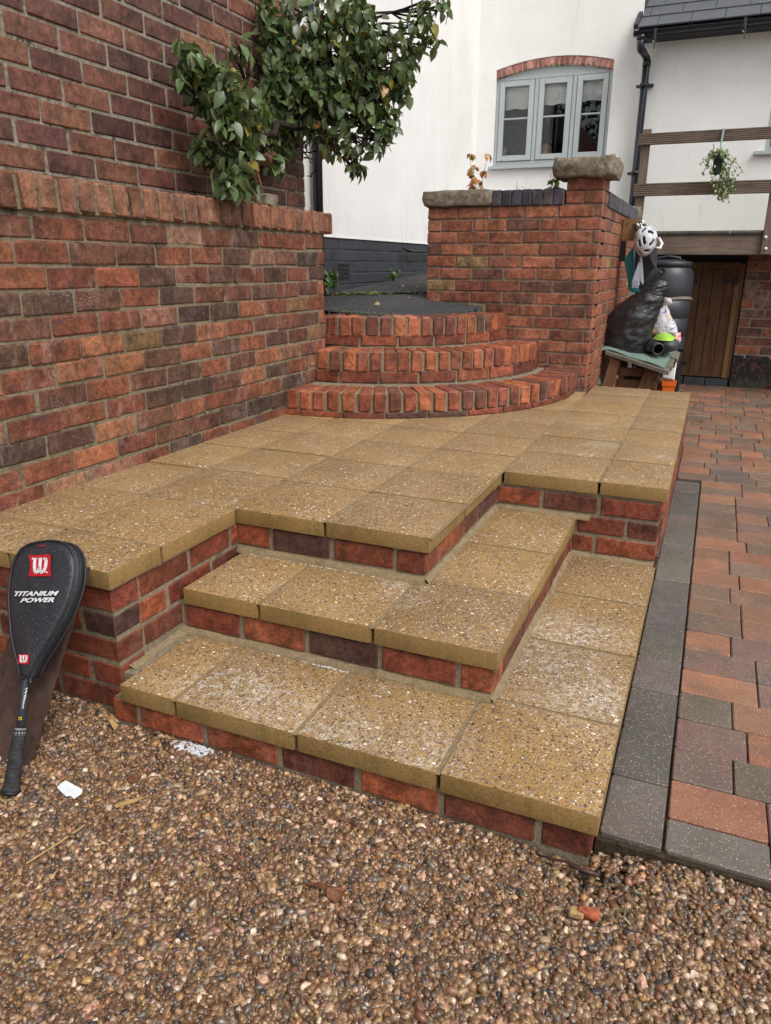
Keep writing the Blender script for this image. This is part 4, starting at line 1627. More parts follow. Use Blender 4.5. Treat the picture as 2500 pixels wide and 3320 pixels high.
for (bu, bv, br) in blobs:
    u, v = C7(bu, bv)
    if u < 820:
        cx_ = -2.0 + (.10 if bu > 150 else 0)
        c0 = P(u, v, x=cx_)
    else:
        yy = 2.30 + (u - 820) / 620 * .55
        c0 = P(u, v, y=yy)
    depth = (c0 - CP).length
    rw = br * .9454 / F_PX * depth
    centers.append((c0, rw))
    nl = int(7 + (br / 50) ** 2 * 42)
    for i in range(nl):
        while True:
            q = Vector([random.uniform(-1, 1) for _ in range(3)])
            if q.length < 1: break
        pos = c0 + Vector((q.x * rw, q.y * rw, q.z * rw))
        if pos.x < -2.13 and pos.y < 2.80: pos.x = -2.13 + random.uniform(0, .04)
        L_ = random.choice([random.uniform(.034, .055), random.uniform(.05, .078)])
        out_yaw = atan2(pos.y - c0.y, pos.x - c0.x) + random.gauss(0, 1.0)
        col = pick(GREENS, .25)
        items.append((pos, hang_rot(1.0, out_yaw), L_, L_ * random.uniform(.27, .35), col, c0))
# the 300 nearest leaves are leaves of their own, the rest is foliage
items.sort(key=lambda it: (it[0] - CP).length + random.uniform(0, .45))
lm = []
for k in range(8):
    vs, fs = leaf_shape(.066, .066 * (.25 + .012 * k), 5, [.1, .5, .25, .8, .35, .15, .6, .4][k], [.1, .3, .6, .2, .9, .5, .8, .0][k])
    me = bpy.data.meshes.new('leaf')
    me.from_pydata([tuple(v) for v in vs], [], fs)
    me.materials.append(M['leaf'])
    for pg in me.polygons: pg.use_smooth = True
    tint_mesh(me, (1, 1, 1))
    lm.append(me)
for (pos, R_, L_, w_, col, c0) in items[:298]:
    o = link('leaf', random.choice(lm), tree)
    o.location = pos
    o.rotation_euler = R_.to_euler()
    s = L_ / .066
    o.scale = (s, s, s)
    o.color = (*col, 1)
leaves_joined('foliage', [it[:5] for it in items[298:]], tree, M['leaf'])
# trunk, limbs and twigs
root = P(772, 655, x=-2.09)
root.z = 1.44
knee = P(835, 430, x=-2.06)
fork = P(985, 400, y=2.45)
topp = P(1070, 60, y=2.7)
tr_ = MB()
def wob(a, b, n=6, amp=.02):
    pts = []
    for i in range(n + 1):
        s = i / n
        q = a.lerp(b, s)
        if 0 < i < n: q = q + Vector([random.uniform(-amp, amp) for _ in range(3)])
        pts.append(q)
    return pts
tr_.tube(wob(root, knee, 4) + wob(knee, fork, 4)[1:] + wob(fork, topp, 5)[1:], [.026, .024, .022, .02, .019, .018, .017, .016, .015, .014, .013, .012, .011, .01][:14], 8)
tr_.build('trunk', M['bark'], tree, True)
tw_ = MB()
spine = [knee, fork, fork.lerp(topp, .5), topp, root.lerp(knee, .6)]
for (c0, rw) in centers:
    st = min(spine, key=lambda s_: (s_ - c0).length + random.uniform(0, .15))
    L0 = (c0 - st).length
    path = wob(st, c0, 5, .022)
    tw_.tube(path, [.011, .009, .007, .006, .005, .004], 6)
    for i in range(9):
        e_ = c0 + Vector([random.uniform(-1, 1) * rw for _ in range(3)])
        if e_.x < -2.14: e_.x = -2.14
        tw_.tube(wob(path[random.randrange(3, 6)], e_, 3, .012), [.0045, .0035, .003, .002], 5)
for i in range(70):
    a = fork + Vector([random.gauss(0, .10), random.gauss(0, .10), random.gauss(-.02, .09)])
    if a.x < -2.14: a.x = -2.14
    tw_.tube(wob(a, a + Vector([random.uniform(-.07, .07) for _ in range(3)]), 3, .012), [.005, .004, .003, .003], 5)
tw_.build('branches', M['bark'], tree, True)

# ================================================================== THINGS ON THE LEDGE
o = rough_stone('ledge_stone', P(865, 652, x=-2.10) + Vector((0, 0, .005)), (.07, .11, .06), None, 2.0, .01)
tag(o, 'small pale rock lying on the garden wall coping below the pear tree', 'rock')
t_ = P(858, 525, x=-2.14)
pt = MB()
pt.lathe((0, 0, 0), [(0, -.05), (.055, -.05), (.058, -.05), (.072, .045), (.078, .045), (.078, .06), (.070, .06), (.052, -.045)], 20)
o = pt.build('plant_pot', m_plain('terracotta', (.17, .085, .055), .8, .3, 60), None, True)
o.scale = (.52, .52, .52)
o.location = t_ + Vector((.02, 0, .01)); o.rotation_euler = (-1.1, .5, .2)
tag(o, 'terracotta pot tipped on its side behind the tree leaves by the brick wall', 'pot')
st = MB()
a, b = P(822, 520, x=-2.12), P(846, 600, x=-2.12)
st.tube([a, b], .007, 6)
o = st.build('wooden_stake', M['door_pale'])
tag(o, 'short brown wooden stick leaning on the tall wall below the pear tree', 'stick')

# ================================================================== PLANTS BEHIND THE PILLAR WALL
bedb = MB().mm((-1.68, PY + .215, .9), (-.86, PY + .62, 1.50)).build('planting_bed', M['soil'])
tag(bedb, 'raised planting bed hidden behind the pillar wall', None, None, 'structure')


def shrub(name, base, hgt, spread, nl, pal, L, label, cat, w=.4, nst=5, up=.7, kind='stuff', lname='leaves'):
    root_ = empty(name, base, label, cat)
    sm = MB()
    its = []
    base = Vector(base)
    for s_ in range(nst):
        tip = base + Vector((random.uniform(-spread, spread), random.uniform(-spread, spread), hgt * random.uniform(.6, 1)))
        path = wob(base + Vector((random.uniform(-.01, .01), random.uniform(-.01, .01), 0)), tip, 4, .006)
        sm.tube(path, [.003, .0026, .0022, .0018, .001], 5)
        for i in range(nl // nst):
            q = path[random.randrange(1, 5)] + Vector([random.uniform(-.012, .012) for _ in range(3)])
            LL = L * random.uniform(.7, 1.2)
            its.append((q, hang_rot(up), LL, LL * w * .5, pick(pal, .2)))
    sm.build('stems', M['bark'], root_)
    leaves_joined(lname, its, root_, M['leaf'], kind)
    return root_


q = P(1533, 600, y=PY + .28)
shrub('maple_plant', (q.x, q.y, 1.50), q.z - 1.5 + .19, .085, 170, [(4, (.46, .17, .05)), (2, (.5, .27, .08)), (1, (.2, .25, .05))], .04,
      'small orange leaved plant growing behind the left stone coping', 'plant', .7, 6)
q = P(1795, 600, y=PY + .28)
shrub('potted_plant', (q.x, q.y, 1.62), .14, .06, 26, [(4, (.35, .4, .12)), (2, (.16, .25, .06))], .05, 'pale green plant in a dark pot beside the stone capped pillar', 'plant', .5, 5)
pt = MB().lathe((q.x, q.y, 1.50), [(0, 0), (.04, 0), (.05, .17), (.045, .17), (.044, .15), (0, .15)], 18)
o = pt.build('flower_pot', m_plain('dark_teal_pot', (.03, .07, .09), .4), None, True)
tag(o, 'dark blue plastic flower pot behind the blue brick coping', 'pot')
q = P(1680, 608, y=PY + .28)
shrub('seedling', (q.x, q.y, 1.55), q.z - 1.55 + .05, .02, 6, [(1, (.2, .32, .06))], .035, 'tiny green shoot showing above the middle of the blue coping', 'plant', .5, 2)

# weeds by the plinth
for (u, v, n_, lab, sp) in ((1072, 905, 40, 'green creeping weed at the foot of the charcoal plinth beside the wall end', .05), (1272, 885, 16, 'small broad leaved weed at the middle of the charcoal plinth', .05)):
    q = P(u, v, x=HX + .05)
    shrub('weed', (q.x, q.y, q.z - .05), .12 if n_ > 20 else .10, sp, n_, [(3, (.08, .16, .03)), (2, (.05, .11, .025))], .045, lab, 'weed', .7, 5)
# moss along the tarmac step
its = []
for i in range(700):
    s_ = random.random()
    x = edgeL[0] + (edgeR[0] - edgeL[0]) * s_
    y = edgeL[1] + (edgeR[1] - edgeL[1]) * s_ + random.gauss(-.01, .016)
    if random.random() > (.9 if s_ < .25 else .35): continue
    its.append((Vector((x, y, z_near(x, y) + .004)), hang_rot(-.6), random.uniform(.014, .03), .007, pick([(3, (.14, .20, .04)), (2, (.22, .22, .08)), (1, (.08, .12, .03))], .2)))
for i in range(240):
    a = -pi / 2 + random.uniform(-.1, .55)
    rr = STEPS[2][1] - .2 + random.gauss(0, .012)
    x, y = STEPS[2][0][0] + rr * cos(a), STEPS[2][0][1] + rr * sin(a)
    if random.random() > .5: continue
    its.append((Vector((x, y, z_near(x, y) + .006)), hang_rot(-.6), random.uniform(.008, .018), .004, pick([(3, (.10, .14, .03)), (2, (.17, .17, .07))], .2)))
mo = leaves_joined('moss', its, None, M['leaf'], n=2)
mo['label'] = 'green moss and grass growing along the joints of the tarmac path'
lf = MB()
its = []
for (u, v) in ((1180, 905), (1334, 968), (1215, 990), (1310, 930), (1240, 915), (1350, 935), (1345, 890), (1290, 905)):
    q = P(u, v, z=far_z(-2.0, 4.4) if v < 940 else z_near(-1.9, 3.6))
    its.append((q + Vector((0, 0, .01)), hang_rot(-.1), .035, .012, pick([(1, (.33, .16, .07)), (1, (.38, .27, .16))])))
lv = leaves_joined('fallen_leaves', its, None, M['leaf'], n=3)
lv['label'] = 'scattered dead leaves lying on the upper tarmac path'

# ================================================================== WATER BUTT
wb = empty('water_butt', (0, 0, 0), 'tall charcoal plastic water butt with lid standing beside the plank door', 'water butt')
wy = 5.95
wc = P(2163, 900, y=wy)
wr = (P(2251, 900, y=wy).x - wc.x)
wb.location = (wc.x, wy, zp(wy))
zt_ = P(2163, 862, y=wy).z
prof = [(0, zp(wy) + .22), (wr * .80, zp(wy) + .22), (wr * .86, zp(wy) + .25)]
zbt = zp(wy) + .25
H_ = zt_ - zbt
for s_, k in ((.15, .93), (.3, .955), (.305, .94), (.315, .94), (.32, .965), (.48, .975), (.485, .955), (.50, .955), (.505, .98), (.66, 1.0), (.665, .975), (.68, .975), (.685, 1.0), (.80, 1.0), (.90, .985), (.955, .93), (.985, .84), (1.0, .80)):
    prof.append((wr * k, zbt + H_ * s_))
MB().lathe((wc.x, wy, 0), prof, 48).build('barrel', M['water_butt'], wb, True)
ld = MB()
ld.lathe((wc.x, wy, zt_ + .008), [(0, .045), (wr * .55, .045), (wr * .6, .035), (wr * .84, .03), (wr * .88, .022), (wr * .88, -.012), (wr * .84, -.014), (wr * .82, 0)], 48)
ld.build('lid', M['water_butt'], wb, True)
hd_ = MB()
hd_.tube([(wc.x - .1, wy - .08, zt_ + .035), (wc.x - .09, wy - .08, zt_ + .065), (wc.x, wy - .08, zt_ + .078), (wc.x + .09, wy - .08, zt_ + .065), (wc.x + .1, wy - .08, zt_ + .035)], .011, 8)
hd_.build('handle', M['water_butt'], wb, True)
q = P(2156, 878, y=wy - wr)
MB().lathe((wc.x - .03, wy - wr * .985, q.z), [(.024, 0), (.024, .006), (.019, .006), (.017, .002), (0, .002)], 20, R=Euler((pi / 2, 0, -.1)).to_matrix()).build('boss', M['water_butt'], wb, True)
q = P(2210, 975, y=wy - wr)
cord = MB()
for dz in (0, .012):
    cord.tube([(wc.x + (wr + .004) * cos(a), wy + (wr + .004) * sin(a), q.z + dz - .015 * sin(a * 2)) for a in [pi + pi * k / 20 for k in range(21)]], .0045, 6)
cord.build('cord', m_plain('pale_twine', (.3, .25, .2), .9), wb)
tp = MB()
q = P(2222, 1137, y=wy - wr - .02)
tp.tube([(q.x - .05, wy - wr + .02, q.z), (q.x + .0, wy - wr - .05, q.z)], .013, 8)
tp.mm((q.x - .02, wy - wr - .06, q.z - .05), (q.x + .006, wy - wr - .035, q.z + .0))
tp.build('tap', M['iron'], wb)
stnd = MB()
stnd.box((wc.x, wy, zp(wy) + .11), (.42, .42, .22))
stnd.build('stand', M['iron'], wb, bevel=.01)

# ================================================================== TABLE WITH GARDEN CLUTTER
def PT(u, v, y): return P(u, v, y=y)
tbl = empty('potting_table', (-.35, 4.4, zp(4.3)), 'rickety wooden table with grey plank top beside the pillar wall', 'table')
FL, FR = PT(1952, 1137, 4.22), PT(2168, 1205, 4.12)
BR, BL = PT(2203, 1141, 4.72), PT(1985, 1085, 4.86)
BL.x = max(BL.x, -.60); FL.x = max(FL.x, -.605)
for i in range(5):
    s0, s1 = i / 5 + .004, (i + 1) / 5 - .004
    a, b, c_, d_ = FL.lerp(BL, s0), FR.lerp(BR, s0), FR.lerp(BR, s1), FL.lerp(BL, s1)
    j = Vector((random.uniform(-.01, .012), 0, random.uniform(-.002, .002)))
    MB().prism([a, b + j, c_ + j, d_], (0, 0, -.026)).build('plank', M['grey_wood'], tbl, bevel=.002)
def legbox(name, a, b, w, d_, mat, parent):
    a, b = Vector(a), Vector(b)
    dr = (b - a)
    L_ = dr.length
    zq = dr.to_track_quat('Z', 'Y').to_matrix()
    return MB().box((a + b) / 2, (w, d_, L_), zq).build(name, mat, parent, bevel=.002)
for (ut, vt, ub_, vb) in ((2000, 1155, 1968, 1250), (2113, 1192, 2084, 1262)):
    a = PT(ut, vt, 4.24); b = PT(ub_, vb, 4.20)
    dr = (a - b).normalized()
    b2 = b - dr * ((b.z - zp(4.2)) / dr.z)
    m_ = a - b2
    a.z -= .0
    o = MB().prism([(b2.x - .036, 4.20, b2.z), (b2.x + .036, 4.20, b2.z), (a.x + .036, 4.24, a.z), (a.x - .036, 4.24, a.z)], (0, .03, 0)).build('leg', M['pallet_wood'], tbl)
for (x_, y_) in ((-.55, 4.72), (-.2, 4.66)):
    MB().mm((x_, y_, zp(4.7)), (x_ + .06, y_ + .04, .56)).build('leg', M['pallet_wood'], tbl)
pal_ = empty('slatted_crate', (-.4, 4.4, zp(4.4)), 'damp slatted wooden crate under the potting table', 'crate')
for k in range(5):
    z = zp(4.4) + .03 + k * .085
    MB().mm((-.52, 4.30, z), (-.235, 4.315, z + .058)).build('slat', M['pallet_wood'], pal_)
for x_ in (-.50, -.27):
    MB().mm((x_, 4.3152, zp(4.4)), (x_ + .03, 4.345, .46)).build('corner_post', M['pallet_wood'], pal_)
MB().mm((-.5, 4.50, zp(4.4)), (-.24, 4.52, .44)).build('back_panel', M['dark_wood'], pal_)
# green mat draped over the table and down its left side
M['mat'] = m_plain('grey_green_mat', (.135, .19, .16), .85, .8, 260, .35, 40, .3)
mt = MB()
up = Vector((0, 0, .005))
rows = []
for i in range(9):
    s_ = i / 8
    a, b = FL.lerp(BL, .05 + .9 * s_), FR.lerp(BR, .05 + .9 * s_)
    row = []
    # hanging part on the left
    hang = [PT(1945, 1250, 4.2), PT(1925, 1215, 4.2), PT(1928, 1190, 4.21), PT(1940, 1160, 4.22), PT(1948, 1137, 4.22)]
    for h_ in hang:
        row.append(Vector((h_.x + .008 * sin(s_ * 9), h_.y + s_ * .5, h_.z + .02 * sin(s_ * 7))))
    for k in range(9):
        q = a.lerp(b, .02 + .90 * k / 8) + up
        q.z += .004 * sin(k * 1.3 + s_ * 5)
        row.append(q)
    rows.append(row)
nv = len(rows[0])
vs = [q for r_ in rows for q in r_]
fs = [(i * nv + k, i * nv + k + 1, (i + 1) * nv + k + 1, (i + 1) * nv + k) for i in range(8) for k in range(nv - 1)]
mt.add(vs, fs)
o = mt.build('mat', M['mat'], None, True)
sol = o.modifiers.new('thick', 'SOLIDIFY'); sol.thickness = .006; sol.offset = 1
tag(o, 'grey green foam mat lying on the wooden table and curling off its left edge', 'mat')


def loft(secs, yc, dep, n=24, seed=1, amp=.008, fq=18, cap=True, ridge=0.0):
    """secs: left and right outline pixels from bottom to top; yc depth of the middle; dep depth to width ratio"""
    vs, fs = [], []
    m = len(secs)
    for i, (u0, v0, u1, v1) in enumerate(secs):
        yy_ = yc(i / (m - 1)) if callable(yc) else yc
        a, b = P(u0, v0, y=yy_), P(u1, v1, y=yy_)
        c_ = (a + b) / 2
        r1 = (b - a) / 2
        r2 = Vector((0, r1.length * dep, 0))
        for k in range(n):
            th_ = 2 * pi * k / n
            q = c_ + r1 * cos(th_) + r2 * sin(th_)
            nn = mnoise.noise_vector(q * fq + Vector((seed, 0, 0))) * amp + mnoise.noise_vector(q * fq * 2.7 + Vector((seed, 5, 0))) * amp * .22
            if ridge:
                qq = Vector((q.x * 1.0 + q.z * .9, q.y, q.z * 2.4 - q.x * 1.4))
                rd = 0
                for f_, a_ in ((6, 1.0), (13, .55), (27, .28)):
                    rd += a_ * (1 - abs(mnoise.noise(qq * f_ + Vector((seed, 9, f_)))) * 3.2)
                nn = nn + (q - c_).normalized() * ridge * rd
            vs.append(q + nn)
    for i in range(m - 1):
        for k in range(n):
            a, b = i * n + k, i * n + (k + 1) % n
            fs.append((a, b, b + n, a + n))
    if cap:
        fs.append(tuple(range(n))[::-1]); fs.append(tuple(range((m - 1) * n, m * n)))
    return MB().add(vs, fs)


def densify(secs, k):
    out = []
    for a, b in zip(secs[:-1], secs[1:]):
        for i in range(k):
            s_ = i / k
            out.append(tuple(p_ * (1 - s_) + q_ * s_ for p_, q_ in zip(a, b)))
    return out + [secs[-1]]


t = NT('black_polythene')
p = t.pos()
w1 = t.noise(t.mapping(p, (1, 1, 2.6)), 16, 6, .65, 1.2)
w2_ = t.noise(p, 60, 4, .6)
t.out((.010, .010, .011), t.ramp(t.noise(p, 30, 3), [(.3, .18), (.7, .34)]), t.bump(t.math('ADD', w1, t.math('MULTIPLY', w2_, .06)), .35, .015), .6)
M['poly'] = t.mat
secs = densify([(1950, 1130, 2092, 1150), (1942, 1105, 2102, 1125), (1955, 1065, 2112, 1085), (1975, 1020, 2128, 1040), (2010, 985, 2140, 1000), (2050, 957, 2152, 965),
                (2090, 932, 2163, 940), (2118, 915, 2166, 925), (2135, 906, 2160, 912)], 4)
o = loft(densify(secs, 2), 4.42, .62, 90, 3, .006, 5, True, .0052).build('refuse_sack', M['poly'], None, True)
tag(o, 'crumpled black plastic sack leaning to the right on the green mat', 'sack')

# clear bag of bread crusts
t = NT('printed_clear_plastic')
p = t.pos()
c = t.ramp(t.noise(p, 9, 4), [(.35, (.42, .38, .42)), (.5, (.55, .52, .55)), (.6, (.5, .36, .22)), (.72, (.62, .5, .36))])
pr2 = t.ramp(t.noise(t.mapping(p, (1, 1, 1.6)), 24, 3, .5, 1.5), [(.60, 0.0), (.63, 1.0)])
c = t.mix(pr2, c, (.07, .07, .30))
M['clearbag'] = t.out(c, .22, t.bump(t.noise(p, 22, 5, .6, 1.0), 1.0, .012), .6)
secs = densify([(2110, 1085, 2200, 1082), (2112, 1060, 2196, 1062), (2122, 1035, 2186, 1040), (2135, 1010, 2172, 1015), (2150, 992, 2164, 996), (2152, 978, 2180, 984), (2156, 962, 2176, 970)], 3)
o = loft(secs, 4.72, .55, 28, 8, .010, 16).build('food_bag', M['clearbag'], None, True)
tag(o, 'knotted clear plastic bag with blue print behind the black sack', 'bag')
secs = densify([(2168, 1118, 2196, 1122), (2170, 1100, 2208, 1104), (2178, 1088, 2207, 1090), (2196, 1080, 2206, 1080)], 3)
t = NT('gaudy_wrapper')
p = t.pos()
v = t.noise(p, 26, 3, out='Color')
c = t.ramp(t.noise(p, 26, 3), [(.3, (.05, .3, .1)), (.42, (.75, .15, .2)), (.5, (.8, .55, .6)), (.58, (.8, .1, .08)), (.7, (.7, .5, .05))], 'CONSTANT')
M['wrapper'] = t.out(c, .3, t.bump(t.noise(p, 40, 4), .8, .01), .5)
o = loft(secs, 4.66, .6, 20, 4, .008, 22).build('sweet_bag', M['wrapper'], None, True)
tag(o, 'crumpled pink, red and white printed bag at the back corner of the table', 'bag')
o = loft(densify([(2100, 1075, 2128, 1080), (2104, 1055, 2130, 1055), (2112, 1043, 2128, 1046)], 3), 4.70, .6, 16, 6, .008, 22).build('snack_wrapper', M['wrapper'], None, True)
tag(o, 'small green and yellow wrapper between the black sack and clear bag', 'wrapper')

# garden vac: grey tube end with lime cover
gv = empty('leaf_blower', (0, 0, 0), 'dark grey leaf blower with lime green cover and open round nozzle', 'leaf blower')
M['grey_pl'] = m_plain('dark_grey_moulding', (.05, .054, .06), .5, .1, 200, .1)
M['lime'] = m_plain('lime_plastic', (.32, .55, .06), .4, 0, 100, .08)
nc = P(2131, 1130, y=4.36)
gv.location = (nc.x, nc.y, nc.z - .07)
Rn = Euler((pi / 2, 0, radians(14))).to_matrix()
rr = P(2148, 1130, y=4.36).x - nc.x
nz_ = MB()
nz_.lathe(nc, [(rr * .82, -.30), (rr * .95, -.2), (rr * 1.25, -.1), (rr * 1.22, -.03), (rr * 1.2, .03), (rr * 1.12, .045), (rr * 1.0, .045), (rr * .95, .03), (rr * .9, -.25)], 28, R=Rn)
nz_.build('nozzle', M['grey_pl'], gv, True)
MB().lathe(nc, [(0, -.12), (rr * .94, -.12)], 24, R=Rn).build('nozzle_bore', M['shade_black'], gv)
bd = MB()
cc = P(2160, 1115, y=4.52)
K = 16
vs, fs = [], []
for i in range(K + 1):
    th_ = pi * i / K
    for k in range(24):
        ph = 2 * pi * k / 24
        vs.append(cc + Rn @ Vector((rr * 2.25 * sin(th_) * cos(ph), rr * 1.75 * sin(th_) * sin(ph), .15 * cos(th_))))
for i in range(K):
    for k in range(24):
        fs.append((i * 24 + k, i * 24 + (k + 1) % 24, (i + 1) * 24 + (k + 1) % 24, (i + 1) * 24 + k))
bd.add(vs, fs).build('body', M['grey_pl'], gv, True)
cv = MB()
vs2 = [v_ + Vector((-.015, .01, rr * .42)) for v_ in vs]
cv.add([Vector((v_.x, v_.y, max(v_.z, cc.z + rr * .95))) for v_ in vs2], fs).build('cover', M['lime'], gv, True)
hb = MB().box(P(2112, 1112, y=4.45), (.075, .12, .05), Euler((0, .3, .2))).box(P(2108, 1130, y=4.4), (.06, .1, .035), Euler((0, .15, .1)))
hb.build('grip', M['iron'], gv, bevel=.008)

# white board and orange planter at the right of the table
o = MB().prism([P(2150, 1208, y=4.50), P(2188, 1190, y=4.50), P(2196, 1165, y=4.55), P(2200, 1165, y=4.55), P(2183, 1262, y=4.5), P(2176, 1275, y=4.5), P(2150, 1240, y=4.5)][0:2] +
               [P(2198, 1150, y=4.56), P(2180, 1275, y=4.5), P(2150, 1275, y=4.5)], (0, .02, 0)).build('plastic_sheet', m_plain('white_plastic', (.7, .69, .66), .4, 0, 100, .06))
tag(o, 'white plastic panel standing behind the orange planter under the table corner', 'panel')
og = empty('orange_planter', (0, 0, 0), 'bright orange tapered plastic planter on the drive by the table', 'planter')
oc = P(2169, 1245, y=4.38)
og.location = (oc.x, oc.y, zp(4.4))
ow = P(2192, 1245, y=4.38).x - oc.x
ozt = P(2169, 1234, y=4.38).z
M['orange'] = m_plain('orange_plastic', (.72, .145, .02), .35, 0, 100, .06)
pt = MB()
def rr_sq(w, z):
    return [(oc.x + sx_ * w, oc.y + sy_ * w, z) for sx_, sy_ in ((-1, -1), (1, -1), (1, 1), (-1, 1))]
ringz = [(ow * .55, zp(4.4)), (ow * .86, ozt - .035), (ow * .98, ozt - .035), (ow * 1.0, ozt), (ow * .9, ozt), (ow * .8, ozt - .04), (ow * .5, zp(4.4) + .01)]
vs = [q for w_, z_ in ringz for q in rr_sq(w_, z_)]
fs = [(i * 4 + k, i * 4 + (k + 1) % 4, (i + 1) * 4 + (k + 1) % 4, (i + 1) * 4 + k) for i in range(len(ringz) - 1) for k in range(4)]
fs.append(tuple(range(len(vs) - 4, len(vs))))
pt.add(vs, fs).build('pot', M['orange'], og, bevel=.004)
o = MB().box(P(2150, 1228, y=4.42), (.13, .06, .012), Euler((0, .1, .3))).build('offcut', M['pallet_wood'])
tag(o, 'short flat wooden offcut lying across the rim of the orange planter', 'offcut')
lgs = MB()
for i in range(4):
    q = P(2122 + i * 8, 1222 + i * 9, y=4.40)
    lgs.tube([q + Vector((-.05, 0, 0)), q + Vector((.03, -.03, .0))], .018, 8)
lgs.tube([P(2125, 1262, y=4.4), P(2150, 1256, y=4.38)], .022, 8)
o = lgs.build('firewood', M['pallet_wood'], None, True)
tag(o, 'small heap of split firewood between the table leg and orange planter', 'firewood')

# things hanging from the pillar wall
br = empty('wall_bracket', (PX, 4.75, 1.35), 'orange brown timber block bracket fixed to the pillar wall flank', 'bracket')
q = P(2047, 745, x=PX)
by = 4.72
ba = P(2046, 740, y=by)
MB().mm((PX + .001, by - .03, ba.z - .085), (PX + .10, by + .015, ba.z + .065)).build('block', M['door_pale'], br, bevel=.006)
MB().mm((PX + .001, by - .01, ba.z - .23), (PX + .04, by + .02, ba.z - .088)).build('plate', M['iron'], br)
hel = empty('helmet', (0, 0, 0), 'pale grey vented cycling helmet hanging on the wall bracket', 'helmet')
hc = P(2093, 781, y=4.62)
hel.location = hc
hr = (P(2134, 781, y=4.62).x - hc.x)
K1, K2 = 26, 40
vs, fs = [], []
Rh = Euler((radians(78), radians(8), radians(20))).to_matrix()
vents = []
for row, (lat, n_, off, hw, hh_) in enumerate(((.24, 6, .1, .27, .12), (.66, 5, .4, .28, .12), (1.08, 3, .2, .30, .12), (-.18, 7, .3, .2, .10))):
    for i in range(n_):
        vents.append((lat, -pi + 2 * pi * (i + off) / n_, hw / max(.4, cos(lat)), hh_))
for i in range(K1 + 1):
    la = -pi / 2 * .45 + (pi / 2 * 1.45) * i / K1
    for k in range(K2):
        lo = 2 * pi * k / K2
        r_ = 1 + .05 * sin(3 * lo) * cos(la) * .3
        vs.append(hc + Rh @ Vector((hr * .92 * r_ * cos(la) * cos(lo), hr * 1.22 * r_ * cos(la) * sin(lo), hr * .98 * sin(la))))
for i in range(K1):
    la = -pi / 2 * .45 + (pi / 2 * 1.45) * (i + .5) / K1
    for k in range(K2):
        lo = (2 * pi * (k + .5) / K2 + pi) % (2 * pi) - pi
        hit = any(abs(la - a) < h2 and abs((lo - b + pi) % (2 * pi) - pi) < w2 for a, b, w2, h2 in vents)
        if not hit: fs.append((i * K2 + k, i * K2 + (k + 1) % K2, (i + 1) * K2 + (k + 1) % K2, (i + 1) * K2 + k))
hm = MB().add(vs, fs).build('shell', m_plain('pale_grey_helmet_shell', (.50, .51, .54), .35, 0, 100, .05), hel, True)
sm_ = hm.modifiers.new('thick', 'SOLIDIFY'); sm_.thickness = .012; sm_.offset = -1
vs3 = [hc + (v_ - hc) * .84 for v_ in vs]
fs3 = [(i * K2 + k, i * K2 + (k + 1) % K2, (i + 1) * K2 + (k + 1) % K2, (i + 1) * K2 + k) for i in range(K1) for k in range(K2)]
MB().add(vs3, fs3).build('liner', M['shade_black'], hel, True)
vz = MB().tube([P(2136, 770, y=4.60), P(2146, 790, y=4.60), P(2140, 805, y=4.58), P(2125, 802, y=4.56)], [.008, .012, .010, .005], 8)
vz.build('strap', m_plain('white_strap', (.6, .58, .56), .5), hel, True)
ks = empty('padlock_bunch', (0, 0, 0), 'bunch of silver keys and clips hooked above the helmet', 'keys')
kq = P(2075, 728, y=4.66)
ks.location = kq
km = MB()
for i in range(12):
    a = kq + Vector((random.uniform(-.035, .035), random.uniform(-.02, .02), random.uniform(-.025, .02)))
    km.tube([a, a + Vector((random.uniform(-.02, .02), random.uniform(-.01, .01), random.uniform(-.02, .02)))], .006, 6)
km.build('keys', M['steel'], ks)
km = MB().box(kq + Vector((.03, 0, -.015)), (.03, .02, .035), Euler((0, .5, 0))).box(kq + Vector((-.03, 0, -.02)), (.02, .02, .05), Euler((0, -.5, 0)))
km.build('clips', M['iron'], ks)

tr_e = empty('teal_tray', (0, 0, 0), 'teal plastic tray hanging on edge beside the brick flank wall', 'tray')
yt = 4.70
pts = [(2030, 830), (2052, 803), (2056, 860), (2058, 915), (2075, 945), (2052, 950), (2038, 940), (2034, 900), (2024, 850)]
tr_e.location = P(2045, 880, y=yt)
M['teal'] = m_plain('teal_plastic', (.015, .17, .18), .38, 0, 100, .1)
MB().prism([P(u, v, y=yt) for u, v in pts], (0, .10, 0)).build('tray_body', M['teal'], tr_e, bevel=.004)
MB().tube([P(u, v, y=yt - .01) for u, v in [(2054, 800), (2052, 830), (2054, 870), (2056, 900), (2050, 918)]], .006, 6).build('rim', M['teal'], tr_e, True)
bs = empty('dustpan_brushes', (0, 0, 0), 'pair of pale grey dustpan brushes hanging between the tray and black panel', 'brush')
bs.location = P(2070, 870, y=4.62)
M['greypl'] = m_plain('pale_grey_plastic', (.36, .37, .42), .45, 0, 100, .1)
MB().prism([P(u, v, y=4.60) for u, v in [(2070, 850), (2073, 850), (2073, 925), (2052, 928), (2046, 920)]], (0, .03, 0)).build('brush_head', M['greypl'], bs, bevel=.002)
MB().prism([P(u, v, y=4.62) for u, v in [(2073, 812), (2080, 812), (2086, 915), (2084, 924), (2076, 912)]], (0, .03, 0)).build('brush_back', M['greypl'], bs, bevel=.002)
MB().tube([P(2066, 808, y=4.63), P(2068, 850, y=4.62)], .008, 6).build('handle', M['iron'], bs)
bsl = MB()
for i in range(9):
    bsl.tube([P(2052 + i * 2.3, 905, y=4.595), P(2049 + i * 2.6, 934, y=4.59)], .0018, 4)
o = bsl.build('bristles', M['greypl'], bs)
tag(o, kind='stuff')
